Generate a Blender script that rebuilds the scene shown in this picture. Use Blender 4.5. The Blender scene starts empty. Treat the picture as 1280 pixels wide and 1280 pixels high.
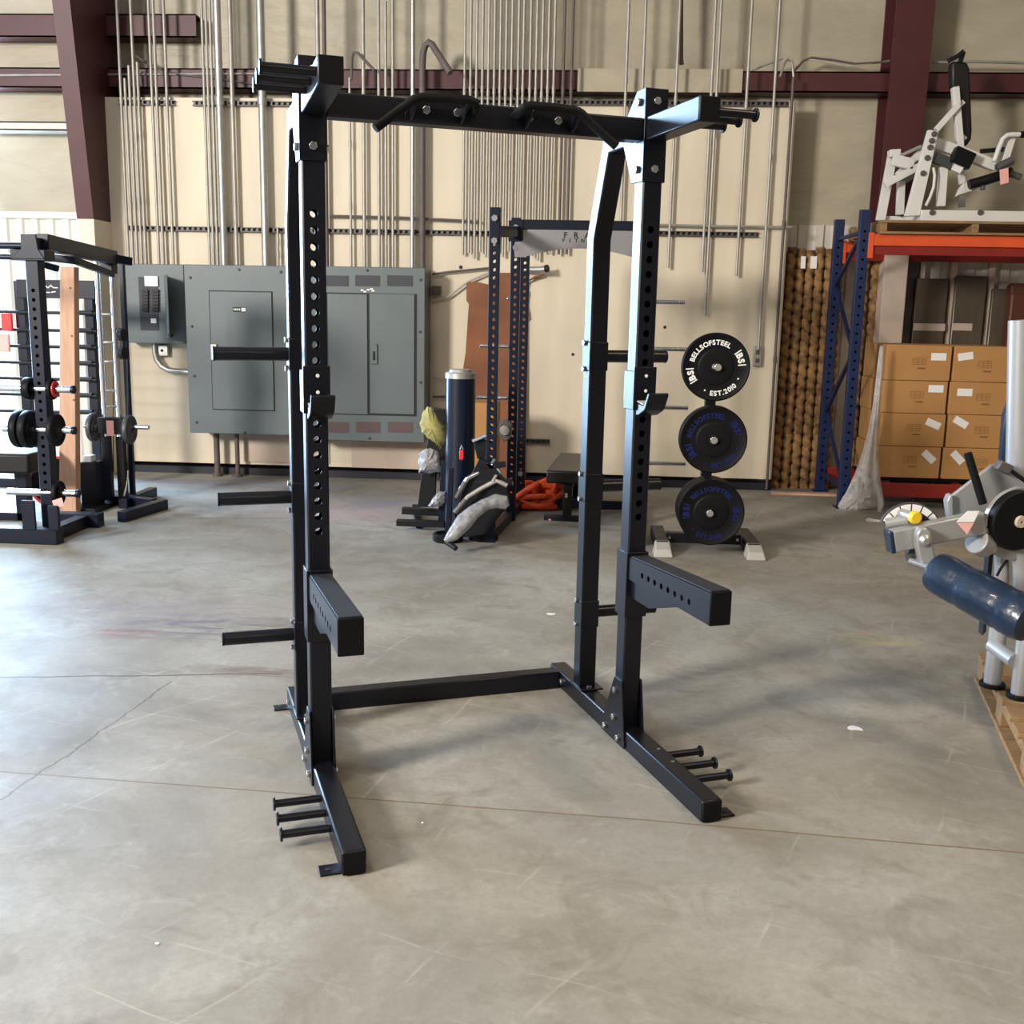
import bpy, bmesh, math, random
from mathutils import Vector as V, Matrix
random.seed(7)
C = bpy.context.scene.collection
PI = math.pi
# ------------------------------------------------------------------ camera
FPX = 1306.96
CAM = V((0, 0, 1.5753))
FW, RT, UP = V((-0.0619, 0.9807, -0.1854)), V((0.9979, 0.0655, 0.0193)), V((-0.0311, 0.1838, 0.9825))
def _axes():
    yaw, pitch, roll = 0.32103976 - 0.38406908, 0.18645608, 0.01969595
    f = V((math.sin(yaw)*math.cos(pitch), math.cos(yaw)*math.cos(pitch), -math.sin(pitch)))
    r = V((math.cos(yaw), -math.sin(yaw), 0)); u = r.cross(f)
    return f, r*math.cos(roll)+u*math.sin(roll), u*math.cos(roll)-r*math.sin(roll)
FW, RT, UP = _axes()
cam_d = bpy.data.cameras.new('camera'); cam = bpy.data.objects.new('camera', cam_d); C.objects.link(cam)
cam_d.sensor_width = 36; cam_d.lens = 36*FPX/1280; cam_d.clip_start = .05
m = Matrix((RT, UP, -FW)).transposed().to_4x4(); m.translation = CAM; cam.matrix_world = m
bpy.context.scene.camera = cam
def ray(px, py): return FW + RT*((px-640)/FPX) - UP*((py-640)/FPX)
def at(px, py, Y):                      # world point seen at a pixel on the plane y = Y
    v = ray(px, py); return CAM + v*(Y/v.y)
def fl(px, py, z=0.0):                  # world point seen at a pixel on the plane z
    v = ray(px, py); return CAM + v*((z-CAM.z)/v.z)
def axx(px, py, X):
    v = ray(px, py); return CAM + v*(X/v.x)
WY = 9.853                              # face of the cream sheathing on the back wall
# ------------------------------------------------------------------ materials
def mat(name, col, rough=.5, metal=0., spec=.5, noise=0., nscale=8., bump=0., bscale=60., col2=None, coat=0., trans=0., alpha=1., stretch=(1, 1, 1)):
    M = bpy.data.materials.new(name); M.use_nodes = True
    nt = M.node_tree; b = nt.nodes['Principled BSDF']
    b.inputs['Base Color'].default_value = (*col, 1); b.inputs['Roughness'].default_value = rough
    b.inputs['Metallic'].default_value = metal; b.inputs['Specular IOR Level'].default_value = spec
    b.inputs['Coat Weight'].default_value = coat
    b.inputs['Transmission Weight'].default_value = trans; b.inputs['Alpha'].default_value = alpha
    tc = nt.nodes.new('ShaderNodeTexCoord'); mp = nt.nodes.new('ShaderNodeMapping')
    mp.inputs['Scale'].default_value = stretch
    nt.links.new(tc.outputs['Object'], mp.inputs['Vector'])
    if noise or col2:
        n = nt.nodes.new('ShaderNodeTexNoise'); n.inputs['Scale'].default_value = nscale; n.inputs['Detail'].default_value = 5
        nt.links.new(mp.outputs[0], n.inputs['Vector'])
        r = nt.nodes.new('ShaderNodeMapRange'); r.inputs['From Min'].default_value = .3; r.inputs['From Max'].default_value = .7
        nt.links.new(n.outputs['Fac'], r.inputs['Value'])
        mx = nt.nodes.new('ShaderNodeMix'); mx.data_type = 'RGBA'
        c2 = col2 or tuple(max(0, c*(1-noise)) for c in col)
        mx.inputs['A'].default_value = (*col, 1); mx.inputs['B'].default_value = (*c2, 1)
        nt.links.new(r.outputs[0], mx.inputs['Factor']); nt.links.new(mx.outputs['Result'], b.inputs['Base Color'])
    if bump:
        n2 = nt.nodes.new('ShaderNodeTexNoise'); n2.inputs['Scale'].default_value = bscale; n2.inputs['Detail'].default_value = 4
        nt.links.new(mp.outputs[0], n2.inputs['Vector'])
        bp = nt.nodes.new('ShaderNodeBump'); bp.inputs['Strength'].default_value = bump; bp.inputs['Distance'].default_value = .3/bscale
        nt.links.new(n2.outputs['Fac'], bp.inputs['Height']); nt.links.new(bp.outputs[0], b.inputs['Normal'])
    return M
K = {}
K['powder'] = mat('black_powder_coat', (.0045, .005, .009), .33, 0, .36, bump=.05, bscale=500)
K['black'] = mat('black_satin', (.006, .006, .008), .45, 0, .3, bump=.05, bscale=200)
K['navyblack'] = mat('blue_black_powder_coat', (.004, .0065, .018), .4, 0, .3)
K['rubber'] = mat('black_rubber', (.005, .005, .006), .5, 0, .17, bump=.1, bscale=300)
K['strip'] = mat('dark_wear_strip', (.022, .022, .026), .6, 0, .3, noise=.3, nscale=30)
K['vinyl'] = mat('black_vinyl', (.009, .008, .008), .42, 0, .35, bump=.15, bscale=150)
K['zinc'] = mat('zinc_plate', (.62, .62, .62), .3, 1)
K['chrome'] = mat('chrome', (.75, .75, .76), .18, 1)
K['galv'] = mat('galvanized_steel', (.50, .49, .46), .42, .75, noise=.2, nscale=20)
K['conduit'] = mat('weathered_conduit', (.46, .43, .38), .5, .45, noise=.3, nscale=6)
K['darkpipe'] = mat('dark_pipe', (.13, .10, .09), .6, noise=.3)
K['strut'] = mat('dark_strut', (.10, .09, .085), .5, .3)
K['graypaint'] = mat('grey_enamel', (.112, .134, .138), .45, noise=.1, nscale=3, bump=.03, bscale=120)
K['grayvent'] = mat('vent_dark', (.035, .035, .045), .6)
K['rustvent'] = mat('vent_dusty_brown', (.10, .065, .06), .7)
K['gap'] = mat('dark_gap', (.015, .015, .016), .7)
K['cream'] = mat('cream_painted_board', (.76, .66, .50), .6, noise=.16, nscale=1.6, stretch=(2.2, 1, .4), bump=.03, bscale=40)
K['cream2'] = mat('aged_cream_board', (.62, .50, .40), .6, noise=.2, nscale=3)
K['insul'] = mat('vinyl_faced_insulation', (.47, .41, .30), .5, noise=.2, nscale=1.3, stretch=(1, 1, 2.5), bump=.25, bscale=2)
K['liner'] = mat('ribbed_liner_panel', (.62, .57, .50), .5, noise=.1, nscale=2)
K['red'] = mat('dark_red_primer', (.070, .011, .013), .5, noise=.2, nscale=4)
K['base'] = mat('dark_base_board', (.012, .013, .02), .5)
K['white'] = mat('white_enamel', (.72, .70, .66), .35, noise=.05, nscale=3)
K['offwhite'] = mat('white_label_paper', (.82, .80, .78), .7)
K['silver'] = mat('silver_grey_enamel', (.38, .38, .37), .32, .35, noise=.05)
K['silverlt'] = mat('bright_silver_tube', (.46, .47, .48), .28, .5)
K['orange'] = mat('orange_enamel', (.75, .10, .025), .4, noise=.15, nscale=6)
K['redbeam'] = mat('red_enamel', (.25, .016, .010), .45, noise=.2, nscale=6)
K['blue'] = mat('dark_blue_enamel', (.008, .020, .075), .4, noise=.2, nscale=8)
K['pad'] = mat('navy_vinyl', (.010, .026, .058), .30, noise=.3, nscale=4, bump=.3, bscale=14, coat=.3)
K['card'] = mat('brown_cardboard', (.46, .23, .075), .75, noise=.10, nscale=5, bump=.04, bscale=80)
K['carddark'] = mat('cardboard_print', (.20, .09, .03), .8)
K['seam'] = mat('cardboard_seam', (.27, .13, .045), .8)
K['kraft'] = mat('kraft_sheet', (.29, .105, .036), .7, col2=(.15, .05, .024), nscale=2.2)
K['rope'] = mat('orange_rope', (.95, .11, .02), .75, noise=.35, nscale=60, bump=.6, bscale=120)
K['paletop'] = mat('pallet_wood', (.33, .20, .09), .75, col2=(.20, .115, .05), nscale=9, stretch=(1, 6, 6), bump=.2, bscale=30)
K['post'] = mat('pale_raw_lumber', (.62, .38, .26), .7, col2=(.50, .29, .19), nscale=7, stretch=(5, 5, .6))
K['canvas'] = mat('olive_yellow_canvas', (.42, .38, .14), .85, noise=.35, nscale=14, bump=.3, bscale=60)
K['film'] = mat('crinkled_plastic_film', (.50, .50, .52), .22, 0, .6, noise=.5, nscale=22, bump=.9, bscale=45, alpha=.72)
K['clear'] = mat('clear_plastic_wrap', (.78, .76, .74), .15, 0, .7, noise=.3, nscale=12, bump=1., bscale=22, alpha=.42)
K['yellow'] = mat('yellow_plastic', (.85, .55, .02), .4)
K['redplastic'] = mat('red_plastic', (.60, .03, .03), .4)
K['ink'] = mat('white_print', (.80, .80, .78), .6)
K['blueink'] = mat('blue_print', (.006, .012, .085), .6, 0, .25)
K['blackink'] = mat('black_print', (.012, .012, .012), .6)
K['plate'] = mat('steel_grey_sheet', (.27, .26, .265), .45, .35)
K['iron'] = mat('grey_iron_plate', (.07, .075, .08), .45, .4)
K['tankblue'] = mat('glossy_navy_cylinder', (.003, .007, .022), .28, coat=.12)
K['wire'] = mat('pale_wire', (.45, .40, .33), .6)
K['foot'] = mat('grey_plastic_foot', (.40, .38, .35), .6)
K['taupe'] = mat('taupe_wall_shade', (.105, .078, .052), .3, noise=.3, nscale=6, stretch=(3, 1, .5))  # dark tone for the sheets that imitate wall shade behind the cartons
K['case'] = mat('red_brown_case', (.10, .028, .014), .5)
K['pink'] = mat('pink_tag', (.85, .42, .38), .6)
K['door'] = mat('roll_door', (.55, .56, .58), .5)
K['roof'] = mat('roof_insulation', (.30, .28, .26), .7)
K['hall'] = mat('hall_panel', (.22, .20, .18), .7)
# coir-like moulded tubes: diagonal dark gaps belong to the thing itself
def coil_mat():
    M = bpy.data.materials.new('brown_fibre_tube'); M.use_nodes = True; nt = M.node_tree; b = nt.nodes['Principled BSDF']
    b.inputs['Roughness'].default_value = .8
    tc = nt.nodes.new('ShaderNodeTexCoord'); n = nt.nodes.new('ShaderNodeTexNoise'); n.inputs['Scale'].default_value = 14; n.inputs['Detail'].default_value = 4
    nt.links.new(tc.outputs['Object'], n.inputs['Vector'])
    cr = nt.nodes.new('ShaderNodeValToRGB'); cr.color_ramp.elements[0].color = (.11, .052, .018, 1); cr.color_ramp.elements[1].color = (.36, .20, .075, 1)
    cr.color_ramp.elements[0].position = .35; cr.color_ramp.elements[1].position = .62
    nt.links.new(n.outputs['Fac'], cr.inputs[0]); nt.links.new(cr.outputs[0], b.inputs['Base Color'])
    return M
K['coil'] = coil_mat()
def concrete():
    M = bpy.data.materials.new('polished_concrete'); M.use_nodes = True; nt = M.node_tree; N = nt.nodes; Lk = nt.links
    b = N['Principled BSDF']
    tc = N.new('ShaderNodeTexCoord')
    def noise(scale, det=6, rough=.6, vec=None, dist=0):
        n = N.new('ShaderNodeTexNoise'); n.inputs['Scale'].default_value = scale; n.inputs['Detail'].default_value = det
        n.inputs['Roughness'].default_value = rough; n.inputs['Distortion'].default_value = dist
        Lk.new(vec or tc.outputs['Object'], n.inputs['Vector']); return n.outputs['Fac']
    def rng(v, a, c, lo=0., hi=1.):
        r = N.new('ShaderNodeMapRange'); r.inputs['From Min'].default_value = a; r.inputs['From Max'].default_value = c
        r.inputs['To Min'].default_value = lo; r.inputs['To Max'].default_value = hi; Lk.new(v, r.inputs['Value']); return r.outputs[0]
    def mixc(fac, A, B):
        mx = N.new('ShaderNodeMix'); mx.data_type = 'RGBA'; Lk.new(fac, mx.inputs['Factor'])
        for k, x in (('A', A), ('B', B)):
            if isinstance(x, tuple): mx.inputs[k].default_value = (*x, 1)
            else: Lk.new(x, mx.inputs[k])
        return mx.outputs['Result']
    def math_(op, a, c=None):
        m_ = N.new('ShaderNodeMath'); m_.operation = op
        for i, x in enumerate((a, c)):
            if x is None: continue
            if isinstance(x, (int, float)): m_.inputs[i].default_value = x
            else: Lk.new(x, m_.inputs[i])
        return m_.outputs[0]
    col = mixc(rng(noise(.9, 7, .62, dist=.6), .35, .68), (.372, .350, .305), (.215, .195, .160))
    col = mixc(rng(noise(3.1, 8, .7, dist=1.2), .50, .72, 0, .8), col, (.19, .165, .13))
    col = mixc(rng(noise(5.3, 8, .7, dist=1.5), .54, .76, 0, .45), col, (.47, .44, .385))
    col = mixc(rng(noise(30, 8, .8), .42, .70, 0, .45), col, (.20, .18, .15))
    # faint swirled scratches left by the trowel and by traffic
    for sc_w, rot_ in ((.9, .4), (1.4, 1.9)):
        mpw = N.new('ShaderNodeMapping'); mpw.inputs['Rotation'].default_value = (0, 0, rot_); Lk.new(tc.outputs['Object'], mpw.inputs['Vector'])
        wv = N.new('ShaderNodeTexWave'); wv.inputs['Scale'].default_value = sc_w; wv.inputs['Distortion'].default_value = 5; wv.inputs['Detail'].default_value = 1.5; wv.inputs['Detail Scale'].default_value = .7
        Lk.new(mpw.outputs[0], wv.inputs['Vector'])
        col = mixc(math_('MULTIPLY', rng(wv.outputs['Fac'], .9965, 1., 0, .32), rng(noise(1.7), .52, .62)), col, (.56, .52, .46))
    sep = N.new('ShaderNodeSeparateXYZ'); Lk.new(tc.outputs['Object'], sep.inputs[0])
    def line(p0, p1, w, wob=0., wsc=3.):
        d = (p1-p0); L = d.length; d.normalize(); n = V((-d.y, d.x, 0))
        dist = math_('ADD', math_('ADD', math_('MULTIPLY', sep.outputs[0], n.x), math_('MULTIPLY', sep.outputs[1], n.y)), -n.dot(p0))
        al = math_('ADD', math_('ADD', math_('MULTIPLY', sep.outputs[0], d.x), math_('MULTIPLY', sep.outputs[1], d.y)), -d.dot(p0))
        if wob:
            dist = math_('ADD', dist, math_('MULTIPLY', math_('SUBTRACT', noise(wsc, 5, .65), .5), wob))
        f = rng(math_('ABSOLUTE', dist), w, w*.4)
        f = math_('MULTIPLY', f, math_('GREATER_THAN', al, 0)); return math_('MULTIPLY', f, math_('LESS_THAN', al, L))
    for (a, c, w, wob, k) in (((-260, 945), (770, 1022), .006, .01, (.17, .12, .07)), ((770, 1022), (1500, 1085), .006, .01, (.17, .12, .07)),
                              ((-300, 850), (352, 842), .010, .05, (.10, .07, .05)), ((-60, 1040), (215, 852), .006, .10, (.14, .10, .07)),
                              ((500, 662), (372, 650), .012, .2, (.22, .15, .10)), ((235, 648), (372, 648), .016, .12, (.17, .12, .09)),
                              ((430, 905), (500, 940), .003, .05, (.2, .16, .12)), ((955, 905), (990, 925), .003, .05, (.2, .16, .12))):
        col = mixc(math_('MULTIPLY', line(fl(*a), fl(*c), w, wob), .85), col, k)
    # old paint smears near the left machines and faint yellow marks on the right
    def blot(px, py, rx, ry, colr, amt, sc=6):
        p = fl(px, py)
        dx = math_('DIVIDE', math_('SUBTRACT', sep.outputs[0], p.x), rx); dy = math_('DIVIDE', math_('SUBTRACT', sep.outputs[1], p.y), ry)
        r2 = math_('ADD', math_('MULTIPLY', dx, dx), math_('MULTIPLY', dy, dy))
        mps = N.new('ShaderNodeMapping'); mps.inputs['Scale'].default_value = (.45, 2.2, 1); Lk.new(tc.outputs['Object'], mps.inputs['Vector'])
        f = math_('MULTIPLY', rng(r2, 1., .1), rng(noise(sc, 7, .7, mps.outputs[0], .8), .40, .60, 0, amt))
        return f, colr
    for a in ((280, 785, .75, .26, (.13, .11, .13), .9), (200, 760, .9, .35, (.24, .20, .22), .6), (155, 792, .22, .1, (.24, .09, .10), .7), (330, 840, .35, .12, (.14, .10, .07), .8), (430, 640, .9, .5, (.42, .20, .22), .5), (300, 605, 1.3, .25, (.30, .27, .45), .5),
              (480, 625, .35, .5, (.16, .17, .35), .4), (1165, 690, .5, .25, (.50, .36, .12), .5), (1100, 800, .25, .2, (.50, .38, .14), .4), (860, 720, .4, .25, (.46, .36, .18), .35)):
        f, k = blot(*a); col = mixc(f, col, k)
    Lk.new(col, b.inputs['Base Color'])
    Lk.new(rng(noise(2.4, 6), .3, .7, .52, .70), b.inputs['Roughness']); b.inputs['Specular IOR Level'].default_value = .09
    bp = N.new('ShaderNodeBump'); bp.inputs['Strength'].default_value = .06; bp.inputs['Distance'].default_value = .01
    Lk.new(noise(60, 6), bp.inputs['Height']); Lk.new(bp.outputs[0], b.inputs['Normal'])
    return M
K['concrete'] = concrete()
# ------------------------------------------------------------------ mesh builder
class MB:
    def __init__(s): s.bm = bmesh.new(); s.mi = 0
    def face(s, vs):
        try: f = s.bm.faces.new(vs); f.material_index = s.mi; return f
        except ValueError: return None
    def v(s, p): return s.bm.verts.new(p)
    def poly(s, pts): return s.face([s.v(p) for p in pts])
    def hexa(s, P):                       # 8 points: bottom ring 0-3, top ring 4-7
        v = [s.v(p) for p in P]
        for q in ((3, 2, 1, 0), (4, 5, 6, 7), (0, 1, 5, 4), (1, 2, 6, 5), (2, 3, 7, 6), (3, 0, 4, 7)): s.face([v[i] for i in q])
        return s
    def bx(s, x0, x1, y0, y1, z0, z1):
        return s.hexa([(x0, y0, z0), (x1, y0, z0), (x1, y1, z0), (x0, y1, z0), (x0, y0, z1), (x1, y0, z1), (x1, y1, z1), (x0, y1, z1)])
    def obox(s, c, u, w, n, su, sw, sn):  # oriented box, full sizes
        c = V(c); u = V(u)*su/2; w = V(w)*sw/2; n = V(n)*sn/2
        return s.hexa([c-u-w-n, c+u-w-n, c+u+w-n, c-u+w-n, c-u-w+n, c+u-w+n, c+u+w+n, c-u+w+n])
    def beam(s, p0, p1, w, h, up=(0, 0, 1)):   # h measured along `up`, w along the side
        p0, p1, up = V(p0), V(p1), V(up); d = (p1-p0); L = d.length; d.normalize()
        side = d.cross(up)
        if side.length < 1e-4: side = d.cross(V((1, 0, 0)))
        side.normalize(); up = side.cross(d)
        return s.obox((p0+p1)/2, d, side, up, L, w, h)
    def tube(s, pts, r, seg=12, caps=True):
        pts = [V(p) for p in pts]; n = len(pts); rs = r if isinstance(r, (list, tuple)) else [r]*n
        t0 = (pts[1]-pts[0]).normalized(); a = t0.orthogonal().normalized(); rings = []
        for i, p in enumerate(pts):
            t = (pts[min(i+1, n-1)]-pts[max(i-1, 0)]).normalized()
            a = (a-t*a.dot(t))
            a = a.normalized() if a.length > 1e-6 else t.orthogonal().normalized()
            b = t.cross(a)
            rings.append([s.v(p+(a*math.cos(2*PI*k/seg)+b*math.sin(2*PI*k/seg))*rs[i]) for k in range(seg)])
        for i in range(n-1):
            for k in range(seg): s.face([rings[i][k], rings[i][(k+1) % seg], rings[i+1][(k+1) % seg], rings[i+1][k]])
        if caps: s.face(rings[0][::-1]); s.face(rings[-1])
        return s
    def cyl(s, p0, p1, r, r1=None, seg=20): return s.tube([p0, p1], [r, r if r1 is None else r1], seg)
    def lathe(s, prof, o, ax, seg=36):    # prof: (radius, height along axis)
        o, ax = V(o), V(ax).normalized(); a = ax.orthogonal().normalized(); b = ax.cross(a); R = []
        for (r, h) in prof:
            c = o+ax*h
            R.append([s.v(c)] if r < 1e-6 else [s.v(c+(a*math.cos(2*PI*k/seg)+b*math.sin(2*PI*k/seg))*r) for k in range(seg)])
        for A, B in zip(R, R[1:]):
            for k in range(seg):
                k2 = (k+1) % seg
                if len(A) == 1 and len(B) == 1: continue
                if len(A) == 1: s.face([A[0], B[k2], B[k]])
                elif len(B) == 1: s.face([A[k], A[k2], B[0]])
                else: s.face([A[k], A[k2], B[k2], B[k]])
        return s
    def prism(s, poly, o, u, v, w):       # 2-D polygon in (u, v) at o, thick by vector w
        o, u, v, w = V(o), V(u), V(v), V(w)
        A = [s.v(o+u*a+v*b) for a, b in poly]; B = [s.v(o+u*a+v*b+w) for a, b in poly]; n = len(poly)
        s.face(A[::-1]); s.face(B)
        for i in range(n): s.face([A[i], A[(i+1) % n], B[(i+1) % n], B[i]])
        return s
    def pxprism(s, pts, Y, th):           # outline read off the photo, stood at depth Y with real thickness
        A = [s.v(at(px, py, Y)) for px, py in pts]; B = [s.v(v.co+V((0, th, 0))) for v in A]; n = len(A)
        s.face(A[::-1]); s.face(B)
        for i in range(n): s.face([A[i], A[(i+1) % n], B[(i+1) % n], B[i]])
        return s
    def bar(s, pts, Ys, w, d):            # square bars through photo points; w in the picture plane, d in depth
        if not isinstance(Ys, (list, tuple)): Ys = [Ys]*len(pts)
        P = [at(px, py, y) for (px, py), y in zip(pts, Ys)]
        for a, b in zip(P, P[1:]): s.beam(a, b, w, d, (0, 1, 0))
        return s
    def ball(s, c, rx, ry=None, rz=None, seg=14, rings=9):
        ry = rx if ry is None else ry; rz = rx if rz is None else rz; c = V(c)
        R = []
        for i in range(rings+1):
            t = PI*i/rings
            R.append([s.v(c+V((rx*math.sin(t)*math.cos(2*PI*k/seg), ry*math.sin(t)*math.sin(2*PI*k/seg), rz*math.cos(t)))) for k in range(seg)])
        for A, B in zip(R, R[1:]):
            for k in range(seg): s.face([A[k], B[k], B[(k+1) % seg], A[(k+1) % seg]])
        bmesh.ops.remove_doubles(s.bm, verts=[v for v in s.bm.verts], dist=1e-6)
        return s
    def holed(s, O, u, v, n, w, L, holes, r, dep, seg=16):   # flat face with real round holes, O = middle of its lower edge
        O, u, v, n = V(O), V(u), V(v), V(n); prev = 0.
        def q(a, b): return s.poly([O-u*w/2+v*a, O+u*w/2+v*a, O+u*w/2+v*b, O-u*w/2+v*b])
        for h in holes:
            hh = w*.34 if len(holes) == 1 else min(w*.45, abs(holes[1]-holes[0])/2)
            lo, hi = h-hh, h+hh
            if lo > prev+1e-5: q(prev, lo)
            inner, outer, deep = [], [], []
            for k in range(seg):
                a = 2*PI*(k+.5)/seg; ca, sa = math.cos(a), math.sin(a)
                sc = min((w/2)/max(abs(ca), 1e-6), hh/max(abs(sa), 1e-6))
                if seg % 4 == 0:
                    pass
                outer.append(s.v(O+v*h+u*ca*sc+v*sa*sc)); inner.append(s.v(O+v*h+u*ca*r+v*sa*r)); deep.append(s.v(O+v*h+u*ca*r+v*sa*r-n*dep))
            for k in range(seg):
                k2 = (k+1) % seg
                s.face([inner[k], outer[k], outer[k2], inner[k2]]); s.face([deep[k], inner[k], inner[k2], deep[k2]])
            # corners between the ring and the rectangle
            for (cx, cy) in ((1, 1), (-1, 1), (-1, -1), (1, -1)):
                tgt = math.atan2(cy*hh, cx*w/2) % (2*PI)
                for k in range(seg):
                    a0, a1 = 2*PI*(k+.5)/seg, 2*PI*(k+1.5)/seg
                    if a0 < tgt < a1 or a0 < tgt+2*PI < a1:
                        s.face([outer[k], s.v(O+v*h+u*cx*w/2+v*cy*hh), outer[(k+1) % seg]])
            prev = hi
        if prev < L: q(prev, L)
    def htube(s, base, u, n, v, w, d, L, hf, hb, r, seg=16, c=.005):
        """square tube from `base` (middle of the bottom of its front face); front normal n, side u, length along v"""
        base, u, n, v = V(base), V(u), V(n), V(v)
        s.holed(base, u, v, n, w-2*c, L, hf, r, .004, seg)
        s.holed(base-n*d, -u, v, -n, w-2*c, L, hb, r, .004, seg)
        for sg in (-1, 1):
            a = base+u*sg*(w/2-c); b_ = base+u*sg*w/2-n*c; c_ = base+u*sg*w/2-n*(d-c); d_ = base+u*sg*(w/2-c)-n*d
            for p, q in ((a, b_), (b_, c_), (c_, d_)):
                P = [p, q, q+v*L, p+v*L]; s.poly(P if sg > 0 else P[::-1])
        for e in (0, L): s.poly([base+v*e+u*w/2, base+v*e-u*w/2, base+v*e-u*w/2-n*d, base+v*e+u*w/2-n*d])
        return s
    def add_text(s, body, o, u, v, size, lift=.0008, bold=.012, center=True):
        cu = bpy.data.curves.new('t', 'FONT'); cu.body = body; cu.size = size; cu.offset = bold*size; cu.resolution_u = 3
        ob = bpy.data.objects.new('t', cu); C.objects.link(ob); bpy.context.view_layer.update()
        me = ob.evaluated_get(bpy.context.evaluated_depsgraph_get()).to_mesh()
        o, u, v = V(o), V(u), V(v); n = u.cross(v)
        xs = [p.co.x for p in me.vertices] or [0]
        off = (min(xs)+max(xs))/2 if center else 0
        vs = [s.v(o+u*(p.co.x-off)+v*p.co.y+n*lift) for p in me.vertices]
        for p in me.polygons: s.face([vs[i] for i in p.vertices])
        wd = max(xs)-min(xs)
        ob.evaluated_get(bpy.context.evaluated_depsgraph_get()).to_mesh_clear(); C.objects.unlink(ob); bpy.data.objects.remove(ob); bpy.data.curves.remove(cu)
        return wd
def build(name, mb, material, parent=None, bevel=0., world=True, label=None, smooth=True, normals=True):
    """link everything in mb as ONE mesh object; under a parent the world coordinates become local"""
    if normals: bmesh.ops.recalc_face_normals(mb.bm, faces=mb.bm.faces[:])
    me = bpy.data.meshes.new(name)
    if parent is None:
        cs = [v.co for v in mb.bm.verts]; c = V((sum(p.x for p in cs)/len(cs), sum(p.y for p in cs)/len(cs), min(p.z for p in cs)))
        bmesh.ops.translate(mb.bm, verts=mb.bm.verts[:], vec=-c)
    elif world:
        inv = MW[parent.name].inverted()
        bmesh.ops.transform(mb.bm, matrix=inv, verts=mb.bm.verts[:])
    mb.bm.to_mesh(me); mb.bm.free()
    for mm in (material if isinstance(material, (list, tuple)) else [material]): me.materials.append(K[mm] if isinstance(mm, str) else mm)
    if smooth:
        me.polygons.foreach_set('use_smooth', [True]*len(me.polygons)); me.set_sharp_from_angle(angle=math.radians(35))
    o = bpy.data.objects.new(name, me); C.objects.link(o)
    if parent is None: o.location = c; MW[o.name] = Matrix.Translation(c)
    else: o.parent = parent; MW[o.name] = MW[parent.name].copy()
    if bevel:
        b = o.modifiers.new('bevel', 'BEVEL'); b.width = bevel; b.segments = 2; b.limit_method = 'ANGLE'; b.angle_limit = math.radians(50)
    if label: o['label'] = label
    return o
MW = {}
def tag(o, label, cat, group=None, kind=None):
    o['label'] = label; o['category'] = cat
    if group: o['group'] = group
    if kind: o['kind'] = kind
    return o
def thing(name, label, cat, loc=(0, 0, 0), rz=0., group=None):
    o = bpy.data.objects.new(name, None); C.objects.link(o); o.location = loc; o.rotation_euler = (0, 0, rz); o.empty_display_size = .1
    MW[o.name] = Matrix.Translation(V(loc)) @ Matrix.Rotation(rz, 4, 'Z')
    return tag(o, label, cat, group)
def struct(name, mb, material, bevel=0.):
    o = build(name, mb, material, None, bevel); o['kind'] = 'structure'; return o
def copy_tree(o, parent=None):
    c = o.copy(); C.objects.link(c)
    if parent is not None: c.parent = parent
    for ch in [x for x in list(C.objects) if x.parent == o]: copy_tree(ch, c)
    return c
def solo(name, mb, material, label, cat, group=None, bevel=0., kind=None): return tag(build(name, mb, material, None, bevel), label, cat, group, kind)

# ================================================================== SETTING
XL, XR, YF, YB, ZC = -10.5, 8.5, -10.0, 10.18, 6.4
DX0, DX1, DZ1 = -9.5, -5.70, 4.35          # open loading door in the back wall, just left of the picture
struct('floor', MB().bx(XL-.2, XR+.2, YF-.2, YB+.25, -.12, 0), 'concrete').location
floor = bpy.data.objects['floor']
# keep object coordinates of the floor equal to world coordinates, so the joints land where they should
me = floor.data; off = floor.location.copy(); me.transform(Matrix.Translation(off)); floor.location = (0, 0, 0)
struct('ceiling', MB().bx(XL-.2, XR+.2, YF-.2, YB+.25, ZC, ZC+.1), 'roof')
# back wall: insulation above, ribbed liner below
w = MB(); w.bx(DX1, XR+.2, YB, YB+.2, 0, ZC); w.bx(XL-.2, DX0, YB, YB+.2, 0, ZC); w.bx(DX0, DX1, YB, YB+.2, DZ1, ZC)
struct('wall_back', w, 'insul')
def ribbed(x0, x1, z0, z1, y):
    b = MB(); x = x0; n = 0; pts = []
    while x < x1:
        pts += [(x, y), (x+.015, y-.022), (x+.085, y-.022), (x+.10, y)] if n % 1 == 0 else []
        x += .155; n += 1
    pts.append((x1, y))
    for (a, c), (d, e) in zip(pts, pts[1:]): b.poly([(a, c, z0), (d, e, z0), (d, e, z1), (a, c, z1)])
    return b
zL = at(60, 272, YB).z
struct('trim_8', ribbed(DX1, -4.45, 0, zL, YB-.012), 'liner')
struct('trim_9', ribbed(1.80, XR, 0, at(1040, 282, YB).z, YB-.012), 'liner')
struct('trim_10', MB().bx(DX1, -4.45, YB-.06, YB-.001, zL-.012, zL+.05), 'liner')
# cream sheathing
x0, x1 = at(137, 300, WY).x, at(984, 300, WY).x
ztop = at(560, 124, WY).z
b = MB(); b.bx(x0, x1, WY, WY+.10, .10, ztop)
struct('wall_back_sheathing', b, 'cream', .004)
# lower patch boards under the switchgear
pb = at(395, 553, WY-.012)
struct('trim_11', MB().bx(at(305, 570, WY).x, at(412, 570, WY).x, WY-.014, WY-.001, .13, .40), 'cream2')
struct('trim_12', MB().bx(at(440, 570, WY).x, at(545, 570, WY).x, WY-.020, WY-.001, at(480, 585, WY).z, .40), 'cream2')
struct('baseboard_back', MB().bx(x0, x1, WY-.02, WY+.1, 0, at(560, 592, WY).z), 'base')
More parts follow.
